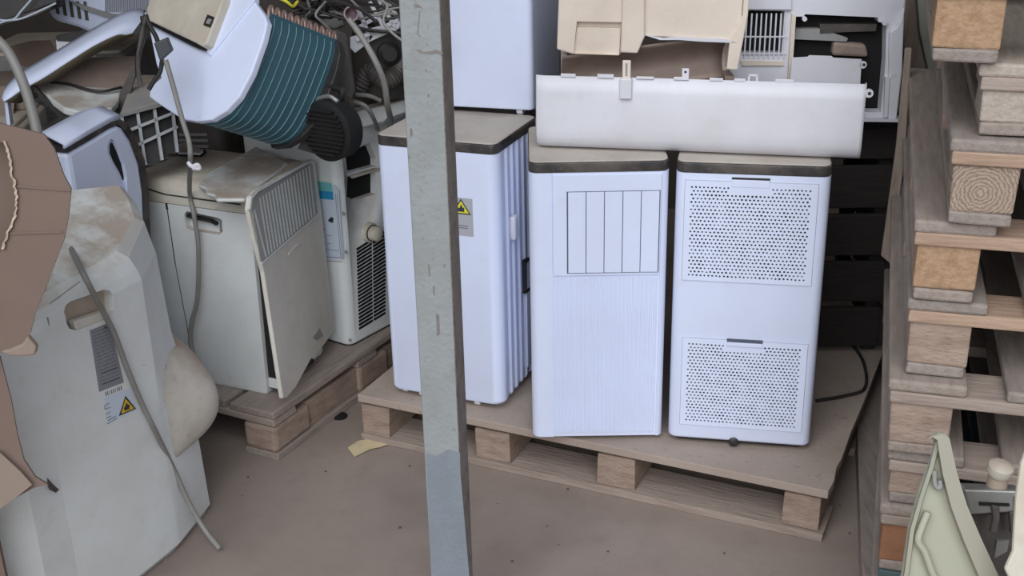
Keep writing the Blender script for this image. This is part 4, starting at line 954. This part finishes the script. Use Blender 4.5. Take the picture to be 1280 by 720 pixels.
part('curled_strip', tube([q.hit(p, .012) for p in [(1160, 640), (1152, 660), (1148, 676), (1156, 690), (1164, 712), (1172, 730)]], .006), GREENW, t, world=True, smooth=60)
part('snap_hook', tube([q.hit(p, .012) for p in [(1168, 588), (1169, 606), (1175, 610), (1175, 600)]], .004), GREYP, t, world=True, smooth=60)
# its prop: a leg standing on the floor
part('shell_foot', poly_prism([q.hit((1125, 760)), q.hit((1258, 760)), Vec((.80, 1.50, .0)), Vec((.60, 1.50, .0))], (0, .006, 0)), GREENW, t, world=True)
t = thing('metal_bracket', 'grey metal bracket with a capped bolt in front of the stack', 'bracket', (.78, 1.66, 0))
q = Plane(Yp(1235, 620, 1.68), (-.1, -1, .15))
part('bracket_rail', trace(q, [(1205, 612), (1275, 614), (1275, 622), (1268, 622), (1268, 640), (1212, 644)], .03), STEEL, t, world=True, bevel=.003)
part('rail_slot', trace(q, [(1224, 628), (1262, 630), (1262, 633), (1224, 632)], .004, .003), VOID, t, world=True)
cb = q.hit((1246, 606), -.02)
part('bolt_stem', lathe(cb, (0, 0, 1), [(0, -.01), (.017, -.01), (.015, .03), (0, .03)], 20), TANP, t, world=True, smooth=40)
part('bolt_cap', lathe(cb+Vec((0, 0, .022)), (.1, -.2, 1), [(0, 0), (.019, 0), (.021, .006), (.02, .016), (.014, .02), (0, .021)], 24), OLD2, t, world=True, smooth=40, label='round dusty cap')
part('lever', trace(q, [(1240, 632), (1250, 634), (1250, 650), (1246, 668), (1238, 666), (1242, 650)], .012, .008), DKGREY, t, world=True, bevel=.002)
part('lever', trace(q, [(1262, 640), (1272, 640), (1272, 672), (1264, 668)], .012, .004), DKGREY, t, world=True, bevel=.002)
part('lower_box', trace(q, [(1210, 644), (1272, 642), (1275, 720), (1226, 720)], .02, -.03), DKGREY, t, world=True)
lg = q.hit((1248, 690), -.04); part('leg', bx(lg.x-.01, lg.x+.01, lg.y-.01, lg.y+.01, 0, lg.z+.03), STEEL, t, world=True)
t = thing('cream_panel', 'cream curved panel at the lower right edge', 'air conditioner panel', (.76, 1.5, 0))
q = Plane(Yp(1275, 640, 1.5), (-.1, -1, .2))
part('panel_face', trace(q, [(1284, 560), (1276, 580), (1270, 620), (1266, 690), (1256, 712), (1262, 724), (1262, 1160), (1330, 1160), (1330, 560)], .01), OLD2, t, world=True, bevel=.004)
# ------------------------------------------------------------------ light: open daylight from the front of the shed
W = bpy.data.worlds.new('world'); sc.world = W; W.use_nodes = True
bg = W.node_tree.nodes['Background']; bg.inputs['Color'].default_value = (.86, .93, 1.0, 1); bg.inputs['Strength'].default_value = .85
s = bpy.data.lights.new('daylight', 'SUN'); s.energy = 2.75; s.angle = math.radians(60); s.color = (.95, .97, 1)
so = bpy.data.objects.new('daylight', s); col.objects.link(so)
so.rotation_euler = Vec((.22, .75, -.62)).to_track_quat('-Z', 'Y').to_euler()
sc.view_settings.view_transform = 'Standard'; sc.view_settings.look = 'None'
sc.view_settings.exposure = 0; sc.view_settings.gamma = 1; sc.view_settings.use_curve_mapping = False
